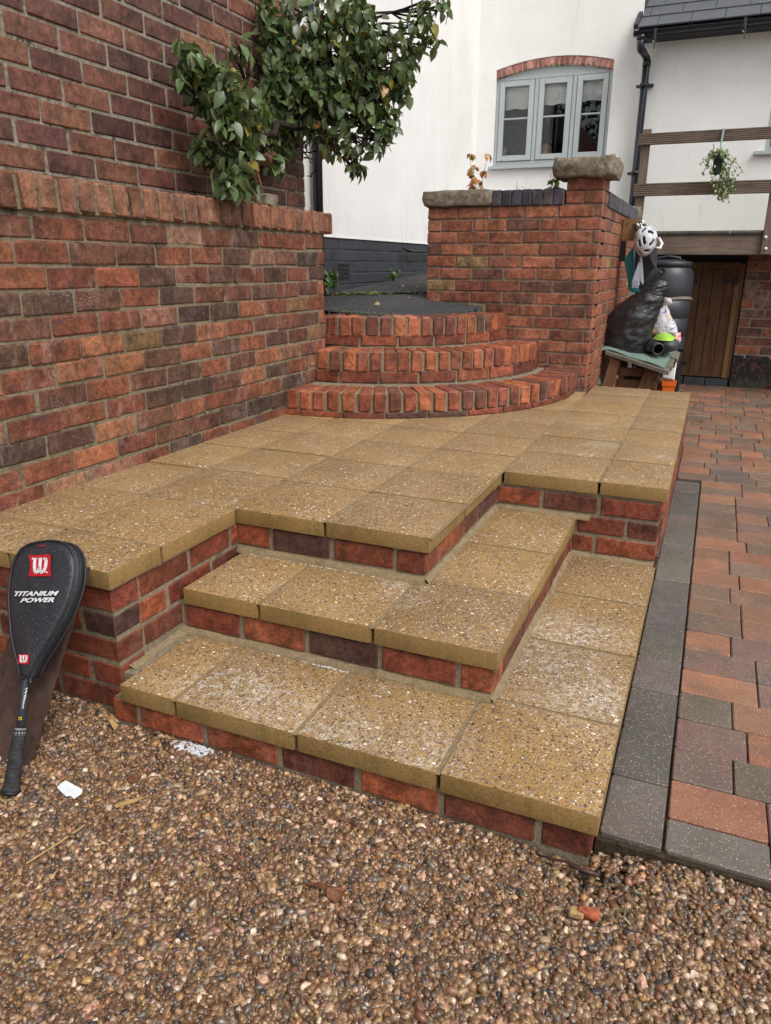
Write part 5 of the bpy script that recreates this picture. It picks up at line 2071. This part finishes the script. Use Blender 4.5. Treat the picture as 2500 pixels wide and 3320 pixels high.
o = MB().prism([P(u, v, y=4.72) for u, v in [(2060, 800), (2128, 800), (2130, 830), (2126, 872), (2120, 870), (2088, 910), (2088, 940), (2060, 960), (2058, 900)]], (0, .02, 0)).build('black_panel', M['iron'])
tag(o, 'black sheet panel hanging behind the brushes below the helmet', 'panel')
o = MB().prism([P(u, v, y=4.66) for u, v in [(2102, 806), (2131, 806), (2128, 872), (2124, 868), (2108, 838)]], (0, .02, 0)).build('plastic_wedge', m_plain('slate_grey_plastic', (.07, .07, .09), .4))
tag(o, 'folded slate grey plastic wedge hanging under the helmet', 'wedge')

# ================================================================== HANGING IVY
bk = empty('hanging_basket', (0, 0, 0), 'trailing variegated ivy in a green pot hanging from the top deck rail', 'hanging basket')
hy = DY - .14
pc = P(2327, 535, y=hy)
bk.location = pc
pr3 = P(2344, 535, y=hy).x - pc.x
MB().lathe((pc.x, hy, pc.z), [(0, -.07), (pr3 * .8, -.07), (pr3 * .85, -.06), (pr3, .06), (pr3 * 1.06, .06), (pr3 * 1.06, .075), (pr3 * .95, .075), (pr3 * .9, .05), (0, .05)], 24).build('pot', m_plain('bottle_green_pot', (.014, .028, .024), .4), bk, True)
q1, q2 = P(2346, 420, y=DY - .085), P(2338, 495, y=hy)
hk = MB()
hk.tube([Vector((q1.x, DY - .045, q1.z + .006)), Vector((q1.x, DY - .085, q1.z + .006)), Vector((q1.x - .004, DY - .088, q1.z - .1)), q2 + Vector((0, 0, -.02))], .0085, 8)
hk.build('hook', m_plain('pale_green_strap', (.26, .34, .31), .5), bk)
hk = MB().tube([P(2314, 467, y=DY - .1), P(2316, 500, y=hy)], .0035, 6)
hk.build('hanger_wire', M['iron'], bk)
its = []
PAL_IVY = [(3, (.20, .26, .12)), (3, (.34, .38, .22)), (2, (.10, .15, .05)), (1, (.45, .46, .3))]
for i in range(230):
    a = random.uniform(0, 2 * pi); r_ = pr3 * random.uniform(.3, 1.7)
    its.append((pc + Vector((r_ * cos(a), r_ * sin(a) * .8, .075 + random.uniform(-.02, .045))), hang_rot(.7, a), .026, .010, pick(PAL_IVY)))
trails = [(2300, 505, 2272, 530, 6), (2300, 520, 2275, 565, 8), (2305, 530, 2310, 590, 14), (2318, 560, 2322, 620, 20), (2330, 580, 2345, 648, 30), (2345, 560, 2352, 640, 34), (2355, 540, 2380, 615, 24),
          (2350, 520, 2352, 600, 30), (2365, 510, 2392, 570, 12), (2368, 500, 2408, 553, 8), (2360, 560, 2384, 620, 16), (2330, 590, 2330, 635, 20), (2345, 600, 2358, 648, 12), (2340, 600, 2338, 648, 8), (2300, 500, 2290, 530, 10), (2340, 520, 2345, 580, 20)]
stm = MB()
for (u0, v0, u1, v1, n_) in trails:
    yy_ = hy - random.uniform(-.02, .06)
    a, b = P(u0, v0, y=yy_), P(u1, v1, y=yy_)
    pth = wob(a, b, 6, .006)
    stm.tube(pth, .0014, 4)
    for i in range(int(n_ * 1.6)):
        s_ = random.random()
        q = a.lerp(b, s_) + Vector([random.gauss(0, .013), random.gauss(0, .012), random.gauss(0, .006)])
        its.append((q, hang_rot(1.1), .025, .010, pick(PAL_IVY)))
stm.build('stems', m_plain('ivy_stem', (.12, .12, .05), .8), bk)
leaves_joined('ivy_leaves', its, bk, M['leaf'], n=2)

# ================================================================== TREES ACROSS THE DRIVE
its = []
for i in range(9000):
    cx_, cy_, cz_, r_ = random.choice([(-7.5, -9.5, 4.2, 2.6), (-4.2, -10, 5.2, 3.0), (-1.2, -9.2, 3.9, 2.4), (-5.8, -8.8, 2.4, 2.0), (-2.6, -9, 2.3, 2.0)])
    q = Vector([random.gauss(0, 1) for _ in range(3)]).normalized() * r_ * random.uniform(.55, 1.05)
    its.append((Vector((cx_, cy_, max(.2, cz_ + q.z))) + Vector((q.x, q.y, 0)), hang_rot(1.0), random.uniform(.18, .32), .085, pick(GREENS[:4], .3)))
far = leaves_joined('trees', its, None, M['leaf'], n=2)
far['label'] = 'dark leafy trees mirrored in the right hand window pane'

# ================================================================== PERSON BEHIND THE MIDDLE PANE
def person(base, s, yaw):
    rt = empty('person', base, 'person in a dark top looking out through the middle window pane', 'person')
    rings = [(-.52, .19, .11, 0), (-.40, .20, .12, 0), (-.28, .205, .12, 0), (-.21, .19, .105, 0), (-.175, .13, .085, 0), (-.15, .065, .06, 0), (-.12, .052, .055, .0), (-.095, .058, .066, -.004),
             (-.07, .066, .085, -.012), (-.03, .073, .095, -.008), (.01, .077, .098, 0), (.05, .076, .097, .004), (.085, .066, .086, .006), (.108, .045, .06, .006), (.118, .015, .02, .006)]
    n = 28
    vs, fs = [], []
    for (z, rx, ry, yo) in rings:
        for k in range(n):
            a = 2 * pi * k / n
            x, y = rx * cos(a), ry * sin(a) + yo
            if -.10 < z < .09:
                f = max(0, -sin(a))
                x0 = abs(cos(a))
                if z < -.06: y -= .0
                y -= .018 * math.exp(-(x / .012) ** 2) * math.exp(-((z + .005) / .03) ** 2) * (f > .5)
                y += .008 * math.exp(-((abs(x) - .03) / .014) ** 2) * math.exp(-((z - .022) / .014) ** 2) * (f > .4)
                y -= .005 * math.exp(-(x / .024) ** 2) * math.exp(-((z + .045) / .012) ** 2) * (f > .5)
            vs.append((x, y, z))
    for i in range(len(rings) - 1):
        for k in range(n):
            fs.append((i * n + k, i * n + (k + 1) % n, (i + 1) * n + (k + 1) % n, (i + 1) * n + k))
    fs.append(tuple(range((len(rings) - 1) * n, len(rings) * n)))
    R_ = Euler((0, 0, yaw)).to_matrix()
    V2 = [Vector(base) + R_ @ Vector(v_) * s for v_ in vs]
    mb_ = MB().add(V2, fs)
    for i, f_ in enumerate(fs):
        if f_[0] // n < 5: mb_.m[i] = 1
    b_ = mb_.build('body', [m_plain('skin', (.55, .32, .23), .5), m_plain('dark_jumper', (.04, .04, .06), .8)], rt, True)
    hv, hf = [], []
    K = 10
    for i in range(K + 1):
        la = -.25 + (pi / 2 + .25) * i / K
        for k in range(n):
            a = 2 * pi * k / n
            x, y, z = .083 * cos(la) * cos(a), .103 * cos(la) * sin(a) + .008, .03 + .098 * sin(la)
            if sin(a) < -.3 and z < .075: z = .075; y = max(y, -.085)
            hv.append(Vector(base) + R_ @ Vector((x, y, z)) * s)
    for i in range(K):
        for k in range(n):
            hf.append((i * n + k, i * n + (k + 1) % n, (i + 1) * n + (k + 1) % n, (i + 1) * n + k))
    MB().add(hv, hf).build('hair', m_plain('brown_hair', (.05, .03, .02), .7), rt, True)
    em = MB()
    for sx_ in (-.028, .028):
        em.box(Vector(base) + R_ @ Vector((sx_, -.083, .022)) * s, (.018 * s, .008 * s, .009 * s))
    em.build('eyes', M['shade_black'], rt)
q = P(1768, 497, y=HY + .42)
person((q.x, q.y, q.z), .85, .35)

# ================================================================== RACKET AND PLANK
A_, B_ = P(80, 2497, z=.0), P(281, 1838, y=.012)
plk = empty('plank', (A_.x - .09, A_.y, 0), 'dark brown stained plank leaning on the terrace edge behind the racket', 'plank')
up_ = Vector((0, B_.y - A_.y, B_.z - A_.z)).normalized()
tl_ = P(28, 2080, y=A_.y * .57)
wd = Vector((-.19, 0, 0))
p0, p1 = A_, B_
nrm = Vector((0, up_.z, -up_.y))
MB().prism([p0, p1, p1 + Vector((-.17, 0, 0)), p0 + Vector((-.20, 0, 0))], nrm * .018).build('board', M['dark_wood'], plk, bevel=.002)

C8 = lambda u, v: (u * .712, 1700 + v * .712)
rb, rtp = P(45, 2560, z=.015), P(150, 1765, y=-.045)
ax = (rtp - rb).normalized()
wv = Vector((.985, .03, .16))
wv = (wv - ax * wv.dot(ax)).normalized()
nr = wv.cross(ax).normalized()
if nr.dot(CP - rb) < 0: nr = -nr


def PPL(u, v, o_=rb, n_=nr, off=.0):
    r = ROT @ Vector(((u - 1250) / F_PX, -(v - 1660) / F_PX, -1.0))
    q0 = o_ + n_ * off
    return CP + r * ((q0 - CP).dot(n_) / r.dot(n_))


rk = empty('squash_racket', tuple(rb), 'squash racket in a black padded head cover leaning on the plank', 'racket')
outl = [(235, 75), (272, 79), (303, 93), (325, 118), (338, 150), (343, 190), (341, 235), (333, 285), (318, 335), (298, 388), (272, 440), (243, 495), (213, 545), (185, 590), (160, 630), (143, 660),
        (132, 700), (92, 695), (84, 655), (72, 600), (60, 550), (50, 500), (45, 440), (41, 385), (40, 330), (42, 285), (48, 235), (57, 190), (72, 150), (95, 115), (130, 92), (180, 80)]
t = NT('black_nylon_cover')
p = t.pos()
c = t.mix(t.ramp(t.noise(p, 260, 3, .6), [(.60, 0.0), (.70, .55)]), (.024, .027, .034), (.25, .24, .22))
wr_ = t.noise(t.mapping(p, (1, 1, .35)), 16, 3, .5, .4)
M['nylon'] = t.out(c, .42, t.bump(t.math('ADD', wr_, t.math('MULTIPLY', t.noise(p, 500, 2), .08)), .7, .008), .5)
M['piping'] = m_plain('black_piping', (.02, .02, .024), .5, .3, 300)
front = [PPL(*C8(u, v), off=.016) for u, v in outl]
cen = sum(front, Vector()) / len(front)
n = len(front)
vs, fs = [], []
RG = 7
for g_ in range(RG + 1):
    s_ = g_ / RG
    for q in front:
        qq = cen.lerp(q, 1 - s_ * .999)
        puff = .010 * (1 - (1 - s_) ** 3) + .002 * mnoise.noise(qq * 22)
        vs.append(qq + nr * puff)
for g_ in range(RG):
    for k in range(n):
        fs.append((g_ * n + k, g_ * n + (k + 1) % n, (g_ + 1) * n + (k + 1) % n, (g_ + 1) * n + k))
b0 = len(vs)
vs += [q - nr * .034 for q in front]
for k in range(n):
    fs.append((k, (k + 1) % n, b0 + (k + 1) % n, b0 + k))
fs.append(tuple(range(b0, b0 + n)))
MB().add(vs, fs).build('head_cover', M['nylon'], rk, True)
for off in (0, -.034):
    MB().tube([q + nr * off for q in front + [front[0]]], .0032, 6, caps=False).build('piping', M['piping'], rk, True)
MB().tube([q - nr * .017 + (q - cen).normalized() * .001 for q in front + [front[0]]], .0022, 6, caps=False).build('zip', M['iron'], rk, True)


def decal(polys, mat, off, name):
    mb_ = MB()
    for poly in polys:
        pts_ = [PPL(*C8(u, v), off=off) for u, v in poly]
        mb_.prism(pts_, -nr * .0006)
    return mb_.build(name, mat, rk)


M['red'] = m_plain('red_print', (.42, .012, .018), .5, 0, 100, .08)
M['white'] = m_plain('white_print', (.72, .72, .74), .5, 0, 100, .08)
M['yellow'] = m_plain('yellow_print', (.7, .55, .02), .5)
PO = .0285
decal([[(131, 139), (171, 141), (200, 137), (229, 136), (230, 180), (231, 237), (180, 236), (131, 237), (138, 190)]], M['red'], PO, 'badge')
def wlogo(x0, y0, x1, y1, off, name):
    """the rounded slab-serif italic w of the badge, drawn as thick strokes"""
    def pnt(a, b): return (x0 + (x1 - x0) * a, y0 + (y1 - y0) * b)
    polys = []
    def stroke(pts, w):
        for (a, b), (c_, d_) in zip(pts[:-1], pts[1:]):
            dx, dy = c_ - a, d_ - b
            L_ = math.hypot(dx, dy) or 1
            nx_, ny_ = -dy / L_ * w, dx / L_ * w
            polys.append([pnt(a + nx_ - dx / L_ * w * .5, b + ny_ - dy / L_ * w * .5), pnt(c_ + nx_ + dx / L_ * w * .5, d_ + ny_ + dy / L_ * w * .5),
                          pnt(c_ - nx_ + dx / L_ * w * .5, d_ - ny_ + dy / L_ * w * .5), pnt(a - nx_ - dx / L_ * w * .5, b - ny_ - dy / L_ * w * .5)])
    w = .085
    stroke([(.02, .06), (.26, .06)], .05)
    stroke([(.17, .06), (.14, .5), (.15, .8), (.24, .92), (.38, .84), (.46, .6), (.52, .08)], w)
    stroke([(.42, .06), (.58, .06)], .05)
    stroke([(.48, .55), (.47, .8), (.56, .92), (.72, .84), (.82, .6), (.86, .2), (.80, .06)], w)
    stroke([(.70, .06), (.88, .06)], .05)
    return decal(polys, M['white'], off, name)
wlogo(146, 152, 220, 224, PO + .0012, 'badge_letter')
decal([[(212 + 4 * cos(a), 218 + 4 * sin(a)) for a in [k * pi / 4 for k in range(8)]]], M['white'], PO + .0012, 'badge_dot')
decal([[(84, 590), (133, 592), (128, 638), (82, 634)]], M['red'], PO - .004, 'badge')
wlogo(88, 596, 126, 630, PO - .0028, 'badge_letter')
decal([[(176, 95), (204, 90), (208, 101), (180, 104)]], m_plain('dark_red_tab', (.2, .02, .03), .6), PO - .0085, 'tab')


def text_on(txt, uv0, uv1, height_px, off, mat, parent, name, shear=.25, bold=.03, vdir=None, xdir=None):
    cu_ = bpy.data.curves.new(name, 'FONT')
    cu_.body = txt
    cu_.shear = shear
    cu_.offset = bold
    cu_.extrude = .01
    cu_.resolution_u = 3
    ob = bpy.data.objects.new(name + '_src', cu_)
    COL.objects.link(ob)
    bpy.context.view_layer.update()
    me = bpy.data.meshes.new_from_object(ob.evaluated_get(bpy.context.evaluated_depsgraph_get()))
    bpy.data.objects.remove(ob)
    xs = [v_.co.x for v_ in me.vertices]; ys = [v_.co.y for v_ in me.vertices]
    x0_, x1_, y0_, y1_ = min(xs), max(xs), min(ys), max(ys)
    a, b = PPL(*C8(*uv0), off=off), PPL(*C8(*uv1), off=off)
    X = (b - a)
    Ld = X.length
    X.normalize()
    Y = nr.cross(X).normalized()
    h_ = (PPL(*C8(uv0[0], uv0[1] - height_px), off=off) - a).length
    for v_ in me.vertices:
        sx_ = (v_.co.x - x0_) / (x1_ - x0_) * Ld
        sy_ = (v_.co.y - y0_) / (y1_ - y0_) * h_
        v_.co = a + X * sx_ + Y * sy_ + nr * (v_.co.z * .02)
    me.materials.clear()
    me.materials.append(mat)
    return link(name, me, parent)


text_on('TITANIUM', (65, 327), (266, 325), 21, PO + .001, M['white'], rk, 'lettering', .35, .03)
text_on('POWER', (91, 357), (246, 354), 21, PO + .001, M['white'], rk, 'lettering', .35, .03)
# throat, shaft and grip
sh0, sh1 = PPL(*C8(116, 690), off=.002), PPL(*C8(95, 925), off=.002)
t0, t1 = PPL(*C8(135, 640), off=-.004), PPL(*C8(150, 700), off=-.004)
sf = MB().tube([PPL(*C8(150, 640), off=-.002), sh0.lerp(sh1, .12), sh0.lerp(sh1, .45), sh1], [.009, .0095, .0095, .0105], 12)
sf.build('shaft', m_plain('dark_blue_grey_shaft', (.03, .035, .045), .3), rk, True)
g0, g1 = PPL(*C8(92, 935), off=.002), PPL(*C8(50, 1215), off=.004)
pth, rad = [], []
for i in range(41):
    s_ = i / 40
    pth.append(g0.lerp(g1, s_))
    rad.append(.0145 + .0035 * s_ + (.0012 if i % 3 == 0 else 0) + (.003 if s_ > .93 else 0))
MB().tube(pth, rad, 14).build('grip', m_plain('worn_black_grip', (.022, .022, .024), .8, .6, 250, .7, 60), rk, True)
gv_ = (g1 - g0).normalized()
MB().tube([g1, g1 + gv_ * .008], [.024, .020], 14).build('butt_cap', M['iron'], rk, True)
MB().tube([sh1.lerp(g0, .2), g0 + gv_ * .012], [.0125, .016], 12).build('collar', m_plain('frayed_tape', (.18, .18, .18), .8, .5, 200, .6, 80), rk, True)
# lettering down the shaft
def shaft_text(txt, a0, a1, hpx, name, mat):
    return text_on(txt, a0, a1, hpx, .0125, mat, rk, name, .15, .02)
text_on('Wilson', (117, 742), (100, 838), 13, .0135, M['white'], rk, 'shaft_lettering', .15, .02)
decal([[(85, 877), (99, 878), (98, 892), (84, 891)]], M['yellow'], .0145, 'shaft_label')
text_on('W', (86, 890), (97, 890), 9, .0155, M['iron'], rk, 'shaft_label_mark', .1, .03)
text_on('ProStaff', (143, 655), (134, 722), 9, .010, m_plain('grey_print', (.2, .2, .2), .6), rk, 'frame_lettering', .1, .0)

# ================================================================== SMALL THINGS ON THE GRAVEL
def flat_thing(name, pix, z, th_, mat, label, cat, warp=.0, rot=0):
    pts_ = [P(u, v, z=z) for u, v in pix]
    mb_ = MB()
    c_ = sum(pts_, Vector()) / len(pts_)
    n_ = len(pts_)
    vs_, fs_ = [], []
    for off in (0, -th_):
        vs_.append(c_ + Vector((0, 0, off + warp)))
        vs_ += [q + Vector((0, 0, off + warp * random.uniform(-.4, .8))) for q in pts_]
    for k in range(n_):
        a, b = 1 + k, 1 + (k + 1) % n_
        fs_ += [(0, a, b), (n_ + 1, n_ + 1 + b, n_ + 1 + a), (a, n_ + 1 + a, n_ + 1 + b, b)]
    o_ = mb_.add(vs_, fs_).build(name, mat)
    return tag(o_, label, cat)


flat_thing('paper_scrap', [(185, 2553), (195, 2541), (213, 2530), (268, 2560), (264, 2572), (240, 2590), (228, 2580), (215, 2582), (200, 2568)], .012, .0015, m_plain('wet_white_card', (.72, .76, .78), .5),
           'torn white scrap of card lying on the gravel near the racket handle', 'paper', .002)
M['dry'] = m_plain('dry_straw', (.36, .23, .09), .7, .5, 120, .3, 80)
flat_thing('straw', [(370, 2610), (395, 2596), (455, 2583), (476, 2580), (440, 2598), (375, 2618)], .012, .003, M['dry'], 'split piece of pale straw lying on the gravel', 'straw', .003)
M['deadleaf'] = m_plain('dead_leaf', (.16, .062, .03), .5, .9, 90, .5, 60, .4, dist=.006)
for pix, lab in (([(990, 2865), (1030, 2868), (1075, 2880), (1125, 2888), (1110, 2905), (1085, 2925), (1060, 2912), (1050, 2890), (1015, 2880)], 'crumpled red brown dead leaf in the middle of the gravel'),
                 ([(410, 2520), (440, 2515), (447, 2530), (430, 2545), (415, 2535)], 'small curled brown leaf near the white card'),
                 ([(345, 2325), (365, 2322), (385, 2355), (372, 2368), (352, 2345)], 'tan dead leaf upright in the gravel at the foot of the steps'),
                 ([(2210, 2845), (2240, 2860), (2265, 2890), (2250, 2900), (2225, 2875)], 'tan shrivelled leaf in the gravel before the dark paver edge')):
    flat_thing('dead_leaf', pix, .014, .002, M['deadleaf'] if 'tan' not in lab else M['dry'], lab, 'leaf', .012)['group'] = 'dead leaves on the gravel'
o = rough_stone('brick_chip', P(1905, 2962, z=.012), (.034, .027, .026), None, 12.0, .013, 4, m_plain('orange_brick_chip', (.36, .10, .05), .85, .9, 120, .4, 90, .2, dist=.004), .4)
tag(o, 'orange broken brick chip lying on the gravel in front of the lowest step', 'brick chip')
fl = P(1868, 2960, z=.012)
o = rough_stone('flint_chip', fl, (.03, .018, .012), None, 14.0, .004, 2, m_plain('tan_stone_chip', (.34, .22, .09), .6, .4, 120, .4, 90))
tag(o, 'tan wedge shaped stone chip touching the orange brick chip', 'stone')
cb = MB().tube([P(u, v, z=.012 + dz) for u, v, dz in [(1740, 2770, 0), (1790, 2785, .002), (1840, 2795, .004), (1870, 2812, .004), (1900, 2825, .003), (1945, 2838, 0)]], [.002, .003, .003, .004, .0045, .004], 8)
o = cb.build('root', m_plain('dark_wet_root', (.05, .022, .02), .4, .5, 90), None, True)
tag(o, 'dark wet root crossing the gravel at the corner of the lowest step', 'root')
tg = MB()
tg.tube([P(85, 2800, z=.012), P(180, 2740, z=.013), P(275, 2675, z=.012)], .0022, 6)
o = tg.build('twig', M['dry'])
tag(o, 'long thin straw coloured twig lying on the gravel at the left', 'twig')
its = []
for i in range(150):
    x, y = random.uniform(-1.7, .8), random.uniform(-.95, -.01)
    if x < -.0 or y < .04:
        its.append((Vector((x, y, gz(x, y) + .008)), hang_rot(-.1), random.uniform(.006, .018), random.uniform(.002, .005), pick([(3, (.16, .06, .03)), (2, (.24, .10, .04)), (2, (.33, .22, .09)), (1, (.05, .03, .02)), (.6, (.09, .12, .03))], .25)))
lt_ = leaves_joined('leaf_litter', its, None, M['leaf'], n=2)
lt_['label'] = 'small shreds of dead leaf and straw scattered through the gravel'
# sprigs of grass by the corner and in the gravel
its = []
for (u, v, n_) in ((860, 2665, 12), (2120, 2760, 24), (2180, 2790, 20), (2035, 2750, 16), (1975, 2760, 12), (2300, 2830, 20), (1960, 2870, 8), (2080, 2900, 12), (2330, 2865, 16), (1990, 2960, 16), (2060, 2990, 10), (640, 2620, 3)):
    for i in range(n_):
        q = P(u + random.gauss(0, 28), v + random.gauss(0, 14), z=.006)
        its.append((q, hang_rot(-.7), random.uniform(.008, .02), .0016, pick([(2, (.10, .14, .04)), (2, (.22, .19, .10)), (2, (.15, .12, .07))], .2)))
gr = leaves_joined('weeds', its, None, M['leaf'], n=2)
gr['label'] = 'sparse grass and weed shreds in the gravel by the paver edge'
# froth left along the foot of a riser and in the gravel
t = NT('soapy_froth')
M['foam'] = t.out((.5, .51, .54), .5, t.bump(t.noise(t.pos(), 300, 3), .6, .002), .5)
fo = MB()
def blob(c, r):
    vs, fs = [], []
    for i in range(4):
        la = pi / 2 * i / 3
        for k in range(7):
            a = 2 * pi * k / 7
            vs.append(c + Vector((r * cos(la) * cos(a), r * cos(la) * sin(a), r * .4 * sin(la))))
    for i in range(3):
        for k in range(7): fs.append((i * 7 + k, i * 7 + (k + 1) % 7, i * 7 + 7 + (k + 1) % 7, i * 7 + 7 + k))
    fo.add(vs, fs)
for (u0, v0, u1, v1, z, n_) in ((785, 2093, 830, 2103, Z1, 26), (860, 2112, 915, 2128, Z1, 34), (970, 2140, 1130, 2180, Z1, 90), (800, 1795, 1240, 1872, Z2, 120)):
    for i in range(n_):
        s_ = random.random()
        q = P(u0 + (u1 - u0) * s_ + random.gauss(0, 1.5), v0 + (v1 - v0) * s_ + random.gauss(0, 1.6), z=z)
        blob(q, random.uniform(.0012, .0032))
fa, fb = P(552, 2392, z=.006), P(712, 2440, z=.006)
fd = (fb - fa)
fl_ = fd.length
fd.normalize()
fn = Vector((fd.y, -fd.x, 0))
gu, gv2 = 90, 36
idx, fv, ff = {}, [], []
for i in range(gu + 1):
    for j in range(gv2 + 1):
        a, b = -.02 + (fl_ + .04) * i / gu, -.004 + .062 * j / gv2
        q = fa + fd * a + fn * b
        n1 = mnoise.noise(Vector((q.x * 38, q.y * 38, 1))) * .5 + mnoise.noise(Vector((q.x * 110, q.y * 110, 2))) * .5
        body = 1 - abs(a / fl_ * 2 - 1) ** 3 * .9 - (max(b, 0) / .05) ** 1.5 * (1.0 + .6 * a / fl_) + n1 * 1.1
        q.z = gz(q.x, q.y) + .0005 + .0075 * min(1, max(-.6, body)) + .0015 * n1
        if q.y < .013: idx[(i, j)] = (len(fv), body); fv.append(q)
for i in range(gu):
    for j in range(gv2):
        ks = [(i, j), (i + 1, j), (i + 1, j + 1), (i, j + 1)]
        if all(k in idx for k in ks) and sum(idx[k][1] for k in ks) > .9: ff.append(tuple(idx[k][0] for k in ks))
fo.add(fv, ff)
o = fo.build('froth', M['foam'], None, True)
tag(o, 'white soapy froth along the riser joints and on the gravel', None, None, 'stuff')

# ================================================================== PEBBLES
t = NT('river_pebble')
p = t.pos()
at = t.n('Attribute', attribute_type='INSTANCER', attribute_name='pcol')
c = t.mix(.55, at.outputs['Color'], t.ramp(t.noise(p, 160, 4, .7), [(.3, .5), (.7, 1.4)]), 'MULTIPLY')
M['pebble'] = t.out(c, t.ramp(t.noise(p, 50, 2), [(.35, .18), (.65, .42)]), t.bump(t.noise(p, 420, 3), .25, .001), .6)
pcoll = bpy.data.collections.new('pebble_shapes')
for k in range(10):
    rng = random.Random(k + 50)
    bm = bmesh.new()
    bmesh.ops.create_icosphere(bm, subdivisions=2, radius=.5)
    ang_ = k in (3, 7)
    for v_ in bm.verts:
        q = v_.co.normalized()
        m_ = 1 + .38 * mnoise.noise(q * (1.3 if not ang_ else 2.0) + Vector((k * 7.1, 0, 0)))
        if ang_: m_ *= 1 + .14 * mnoise.noise(q * 4 + Vector((k, 3, 0)))
        v_.co = Vector((q.x * m_ * .5, q.y * m_ * .5 * rng.uniform(.72, .78), q.z * m_ * .5 * (.52 + .03 * k)))
    me = bpy.data.meshes.new('pebble')
    bm.to_mesh(me); bm.free()
    for pg in me.polygons: pg.use_smooth = not ang_
    me.materials.append(M['pebble'])
    ob = bpy.data.objects.new('pebble_shape', me)
    pcoll.objects.link(ob)
rng = np.random.default_rng(5)
PP_ = []
for (pitch_, dz, keep) in ((.0062, -.007, 1.0), (.0066, -.0035, .95), (.0074, .0006, .60)):
    xs = np.arange(-2.15, .95, pitch_)
    ys = np.arange(-1.0, .10, pitch_)
    gx, gy_ = np.meshgrid(xs, ys)
    gx = gx.ravel() + rng.uniform(-.5, .5, gx.size) * pitch_
    gy_ = gy_.ravel() + rng.uniform(-.5, .5, gy_.size) * pitch_
    m_ = rng.random(gx.size) < keep
    lim = np.where(gx < BX, BY - .004, np.where(gx < -.008, .010, .054))
    m_ &= gy_ < lim
    # a bare muddy patch at the corner of the lowest tread
    d_ = np.hypot((gx + .01) / .16, (gy_ + .01) / .085)
    bare = (d_ < 1) & (rng.random(gx.size) < (.95 - .6 * d_)) & (dz > -.008)
    m_ &= ~bare
    gx, gy_ = gx[m_], gy_[m_]
    gz_ = np.array([gz(a, b) for a, b in zip(gx, gy_)]) + dz + rng.normal(0, .0028, gx.size)
    PP_.append(np.c_[gx, gy_, gz_])
PP_ = np.concatenate(PP_)
N = len(PP_)
me = bpy.data.meshes.new('gravel')
me.vertices.add(N)
me.vertices.foreach_set('co', PP_.astype(np.float32).ravel())
pal = np.array([(.125, .072, .036), (.17, .10, .052), (.088, .052, .03), (.22, .14, .068), (.25, .165, .09), (.33, .235, .145), (.105, .074, .052), (.16, .095, .062), (.12, .105, .088), (.03, .029, .031),
                (.50, .42, .32), (.42, .29, .20), (.20, .095, .055), (.30, .18, .075), (.072, .055, .045), (.14, .09, .05)])
wts = np.array([12, 12, 8, 9, 7, 4.5, 7, 8, 4.0, 1.8, 3.2, 3.6, 2.6, 3.0, 6, 9.]); wts /= wts.sum(); pal = pal * np.array([1.02, .92, .86])
ci = rng.choice(len(pal), N, p=wts)
cols = pal[ci] * rng.uniform(.75, 1.3, (N, 1)) * rng.uniform(.94, 1.06, (N, 3))
def attr(name, typ, data):
    a = me.attributes.new(name, typ, 'POINT')
    key = {'FLOAT_VECTOR': 'vector', 'FLOAT_COLOR': 'color', 'INT': 'value'}[typ]
    a.data.foreach_set(key, np.asarray(data).astype(np.int32 if typ == 'INT' else np.float32).ravel())
rot = np.c_[rng.normal(0, .45, N), rng.normal(0, .45, N), rng.uniform(0, 2 * pi, N)]
sc_ = np.clip(rng.lognormal(np.log(.0074), .24, N), .0045, .0125)
sc_ = np.where(rng.random(N) < .012, sc_ * 1.3, sc_)
asp = rng.uniform(.85, 1.25, N)
scl = np.c_[sc_ * asp * 2 / 1.0, sc_ / asp * 2 / 1.0, sc_ * rng.uniform(.8, 1.2, N) * 2] 
attr('rot', 'FLOAT_VECTOR', rot)
attr('scl', 'FLOAT_VECTOR', scl)
attr('pid', 'INT', rng.integers(0, 10, N))
attr('pcol', 'FLOAT_COLOR', np.c_[cols, np.ones(N)])
gob = link('gravel', me)
tag(gob, 'wet brown, grey and cream pea gravel in front of the steps', None, None, 'stuff')
ng = bpy.data.node_groups.new('scatter_pebbles', 'GeometryNodeTree')
ng.interface.new_socket('Geometry', in_out='INPUT', socket_type='NodeSocketGeometry')
ng.interface.new_socket('Geometry', in_out='OUTPUT', socket_type='NodeSocketGeometry')
gi, go = ng.nodes.new('NodeGroupInput'), ng.nodes.new('NodeGroupOutput')
m2p = ng.nodes.new('GeometryNodeMeshToPoints')
iop = ng.nodes.new('GeometryNodeInstanceOnPoints')
cinf = ng.nodes.new('GeometryNodeCollectionInfo')
cinf.inputs['Collection'].default_value = pcoll
cinf.inputs['Separate Children'].default_value = True
cinf.inputs['Reset Children'].default_value = True
def nattr(n_, typ):
    nd = ng.nodes.new('GeometryNodeInputNamedAttribute')
    nd.data_type = typ
    nd.inputs['Name'].default_value = n_
    return [o_ for o_ in nd.outputs if o_.enabled and o_.name == 'Attribute'][0]
L_ = ng.links.new
L_(gi.outputs[0], m2p.inputs['Mesh'])
L_(m2p.outputs[0], iop.inputs['Points'])
L_(cinf.outputs[0], iop.inputs['Instance'])
iop.inputs['Pick Instance'].default_value = True
L_(nattr('pid', 'INT'), iop.inputs['Instance Index'])
L_(nattr('rot', 'FLOAT_VECTOR'), iop.inputs['Rotation'])
L_(nattr('scl', 'FLOAT_VECTOR'), iop.inputs['Scale'])
L_(iop.outputs[0], go.inputs[0])
md = gob.modifiers.new('scatter', 'NODES')
md.node_group = ng
print('pebbles', N, 'objects', len(bpy.data.objects))
